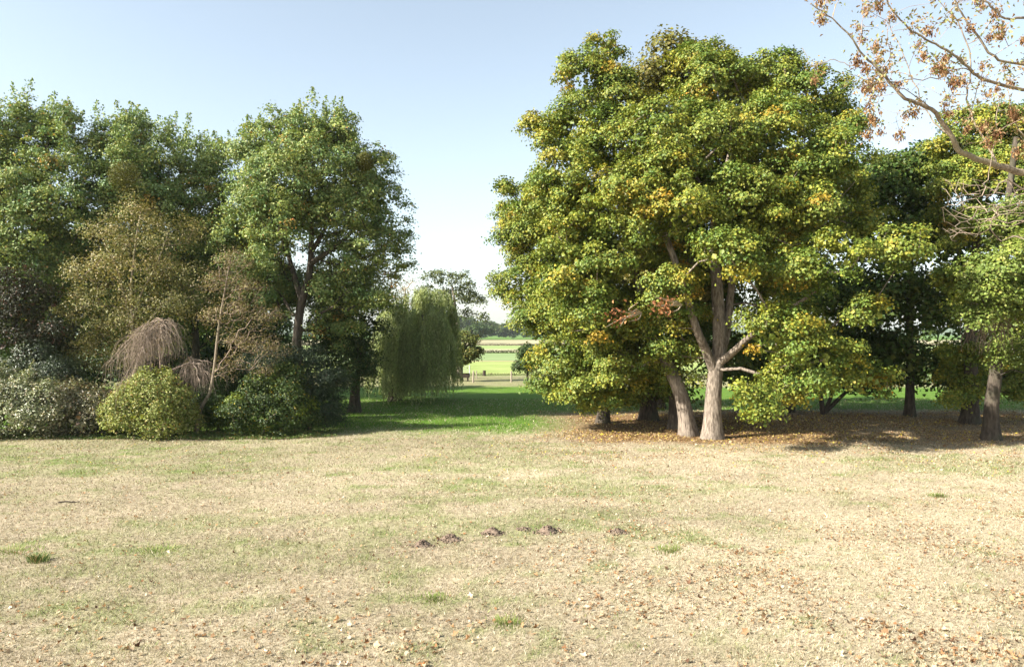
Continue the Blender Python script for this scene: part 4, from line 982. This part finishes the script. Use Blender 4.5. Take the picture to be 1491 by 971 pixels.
V = np.stack([np.stack([x - dx, y - dy, z - .004], -1), np.stack([x + dx, y + dy, z - .004], -1), np.stack([x + np.cos(ang) * lean, y + np.sin(ang) * lean, z + hgt], -1)], 1).reshape(-1, 3)
cs = pick(rng, N, [(4, (0.41, 0.35, 0.238)), (3, (0.34, 0.28, 0.182)), (2.5, (0.52, 0.46, 0.335)), (1.6, (0.20, 0.15, 0.095))])
cs = cs * (.66 + .30 * lawn_pale(x, y))[:, None]
cg = pick(rng, N, [(4, (0.14, 0.19, 0.05)), (3, (0.20, 0.23, 0.075)), (2, (0.28, 0.28, 0.12)), (1, (0.09, 0.14, 0.035))])
cl = pick(rng, N, [(4, (0.075, 0.155, 0.016)), (3, (0.11, 0.19, 0.026)), (1.5, (0.19, 0.25, 0.05))])
cg = np.where((rng.random(N) < lush)[:, None], cl, cg)
cb = np.where(isg[:, None], cg, cs) * np.exp(rng.normal(size=(N, 1)) * .24)
tag(mesh_np('grass', V, np.arange(3 * N).reshape(-1, 3), M_grass, col=np.repeat(cb, 3, 0)), 'short dry straw-coloured grass with green patches', 'grass', kind='stuff')

# fallen leaves: small curled lobed shapes
x, y = scatter(6.5, 47, 170, 1.2)
g, lit, n3, lush = lawn_masks(x, y)
dens = 0.07 + 0.85 * sstep(-3, 8, x) * sstep(24, 9, y) + .16 * sstep(14, 8, y) + 1.0 * lit + .35 * sstep(22, 28, y) * sstep(-3, 4, x) * (1 - sstep(31, 33, y))
dens *= 0.15 + 1.7 * sstep(.3, .72, fbm(x * .7, y * .7, 77)); dens *= (1 - .8 * lush)
k = rng.random(len(x)) < dens; x, y, lit = x[k], y[k], lit[k]; N = len(x)
sz = rng.uniform(.03, .072, N) * (1 + .3 * sstep(14, 8, y)) * np.where(rng.random(N) < .08, 1.6, 1) * (1 + .35 * lit)
col = pick(rng, N, [(5, (0.42, 0.31, 0.19)), (1.6, (0.54, 0.44, 0.31)), (3.4, (0.37, 0.22, 0.11)), (1.2, (0.24, 0.12, 0.05)), (1.0, (0.13, 0.07, 0.04))])
cm = pick(rng, N, [(4, (0.38, 0.265, 0.125)), (3, (0.29, 0.185, 0.085)), (1.4, (0.50, 0.40, 0.16)), (3, (0.18, 0.105, 0.055)), (.4, (0.60, 0.50, 0.10))])
col = np.where((rng.random(N) < lit)[:, None], cm, col)
yel = (rng.random(N) < .06) & (y > 22); col[yel] = (0.62, 0.48, 0.06)
prof = np.array([0.5, .82, .55, 1.0, .6, 1.05, .6, 1.0, .55, .82]); m_ = len(prof); th = np.linspace(0, 2 * np.pi, m_, endpoint=False) - np.pi / 2
rot = rng.uniform(0, 2 * np.pi, N); nrm = unit(np.array([0, 0, 1.0]) + rng.normal(size=(N, 3)) * .45)
t1 = unit(np.cross(nrm, np.stack([np.cos(rot), np.sin(rot), 0 * rot], -1))); t2 = np.cross(nrm, t1)
curl = rng.uniform(-.3, 1.3, N)
P0 = np.stack([x, y, relief(x, y) + .012 + .022 * rng.random(N)], -1)
lx = (np.cos(th) * prof)[None] * np.ones((N, 1)); ly = (np.sin(th) * prof)[None] * np.ones((N, 1))
V = P0[:, None] + sz[:, None, None] * .55 * (t1[:, None] * lx[..., None] * rng.uniform(.45, 1, (N, 1, 1)) + t2[:, None] * ly[..., None] + nrm[:, None] * (curl[:, None] * lx ** 2 + .3 * curl[:, None] * ly ** 2)[..., None])
V = np.concatenate([V, (P0 - 0 * nrm)[:, None]], 1)                   # centre vertex
i = (np.arange(N) * (m_ + 1))[:, None]; jj = np.arange(m_)[None]
Fc = np.stack([i + jj, i + (jj + 1) % m_, i + m_ + 0 * jj], -1).reshape(-1, 3)
V[:, :, 2] = np.maximum(V[:, :, 2], relief(x, y)[:, None] + .003)
tag(mesh_np('fallen_leaves', V.reshape(-1, 3), Fc, M_dry, col=np.repeat(col * np.exp(rng.normal(size=(N, 1)) * .15), m_ + 1, 0)), 'fallen dry leaves scattered over the lawn and under the maples', 'fallen leaves', kind='stuff')

# grass tuft with seed heads, stick, big brown leaves
def tuft(px, py, n, h, label, pal, seed, spread=.16):
    Y = CZ * F / (py - CY); x0 = gx(px, Y); rg = np.random.default_rng(seed)
    bp = rg.normal(size=(n, 2)) * spread * .5; a = np.arctan2(bp[:, 1], bp[:, 0]) + rg.normal(size=n) * .5
    hh = h * rg.uniform(.5, 1.1, n); ln = hh * rg.uniform(.2, 1.0, n); wd_ = .006
    b0 = np.stack([bp[:, 0] - wd_, bp[:, 1], 0 * a - .01], -1); b1 = np.stack([bp[:, 0] + wd_, bp[:, 1], 0 * a - .01], -1)
    mL = np.stack([bp[:, 0] - wd_ + np.cos(a) * ln * .4, bp[:, 1] + np.sin(a) * ln * .4, hh * .65], -1); mR = mL + np.array([2 * wd_, 0, 0]); tp_ = np.stack([bp[:, 0] + np.cos(a) * ln, bp[:, 1] + np.sin(a) * ln, hh * .95], -1)
    V = np.stack([b0, b1, mR, mL, tp_], 1).reshape(-1, 3); i = np.arange(n) * 5
    Fq = np.stack([i, i + 1, i + 2, i + 3], -1); Ft = np.stack([i + 3, i + 2, i + 4], -1)
    o = mesh_np('grass_tuft', V, [Fq, Ft], M_grass, col=np.repeat(pick(rg, n, pal), 5, 0)); o.location = (x0, Y, float(relief(x0, Y)))
    return tag(o, label, 'grass tuft', 'green grass tufts in the dry lawn')
TP = [(4, (0.075, 0.115, 0.03)), (3, (0.13, 0.19, 0.05)), (1, (0.3, 0.27, 0.12))]
tuft(57, 818, 230, .17, 'dark green grass tuft with dry seed heads near the left edge', TP + [(1.5, (0.45, 0.34, 0.16))], 1)
LG = [(4, (0.16, 0.21, 0.05)), (3, (0.22, 0.26, 0.08)), (1.5, (.36, .32, .15))]
tuft(20, 802, 220, .07, 'low bright green grass patch at the left edge, beside the dark tuft', LG, 2, .4)
tuft(225, 802, 200, .06, 'low bright green grass patch right of the dark tuft', LG, 3, .38)
tuft(738, 911, 130, .08, 'low green grass tuft among leaves in the bottom middle', LG, 4, .2)
tuft(635, 874, 130, .07, 'small green grass tuft above and left of the bottom middle tuft', LG, 5, .22)
tuft(975, 803, 130, .07, 'small green grass tuft below and right of the last molehill', LG, 6, .25)
tuft(1367, 722, 120, .10, 'small fresh green tuft in the lawn at right', LG, 7, .22)
Y = CZ * F / (733 - CY); t = Tubes(); P = catmull([(-.24, 0, .02), (-.05, .02, .035), (.1, 0, .025), (.26, .03, .03)], 5); t.add(P, np.linspace(.018, .010, len(P)), 7, .1); t.add([(.05, .01, .03), (.12, .09, .04)], [.009, .004], 5)
o = t.build('stick', M_dwood); o.location = (gx(100, Y), Y, float(relief(gx(100, Y), Y))); tag(o, 'short dark stick lying in the dry lawn at left', 'stick')
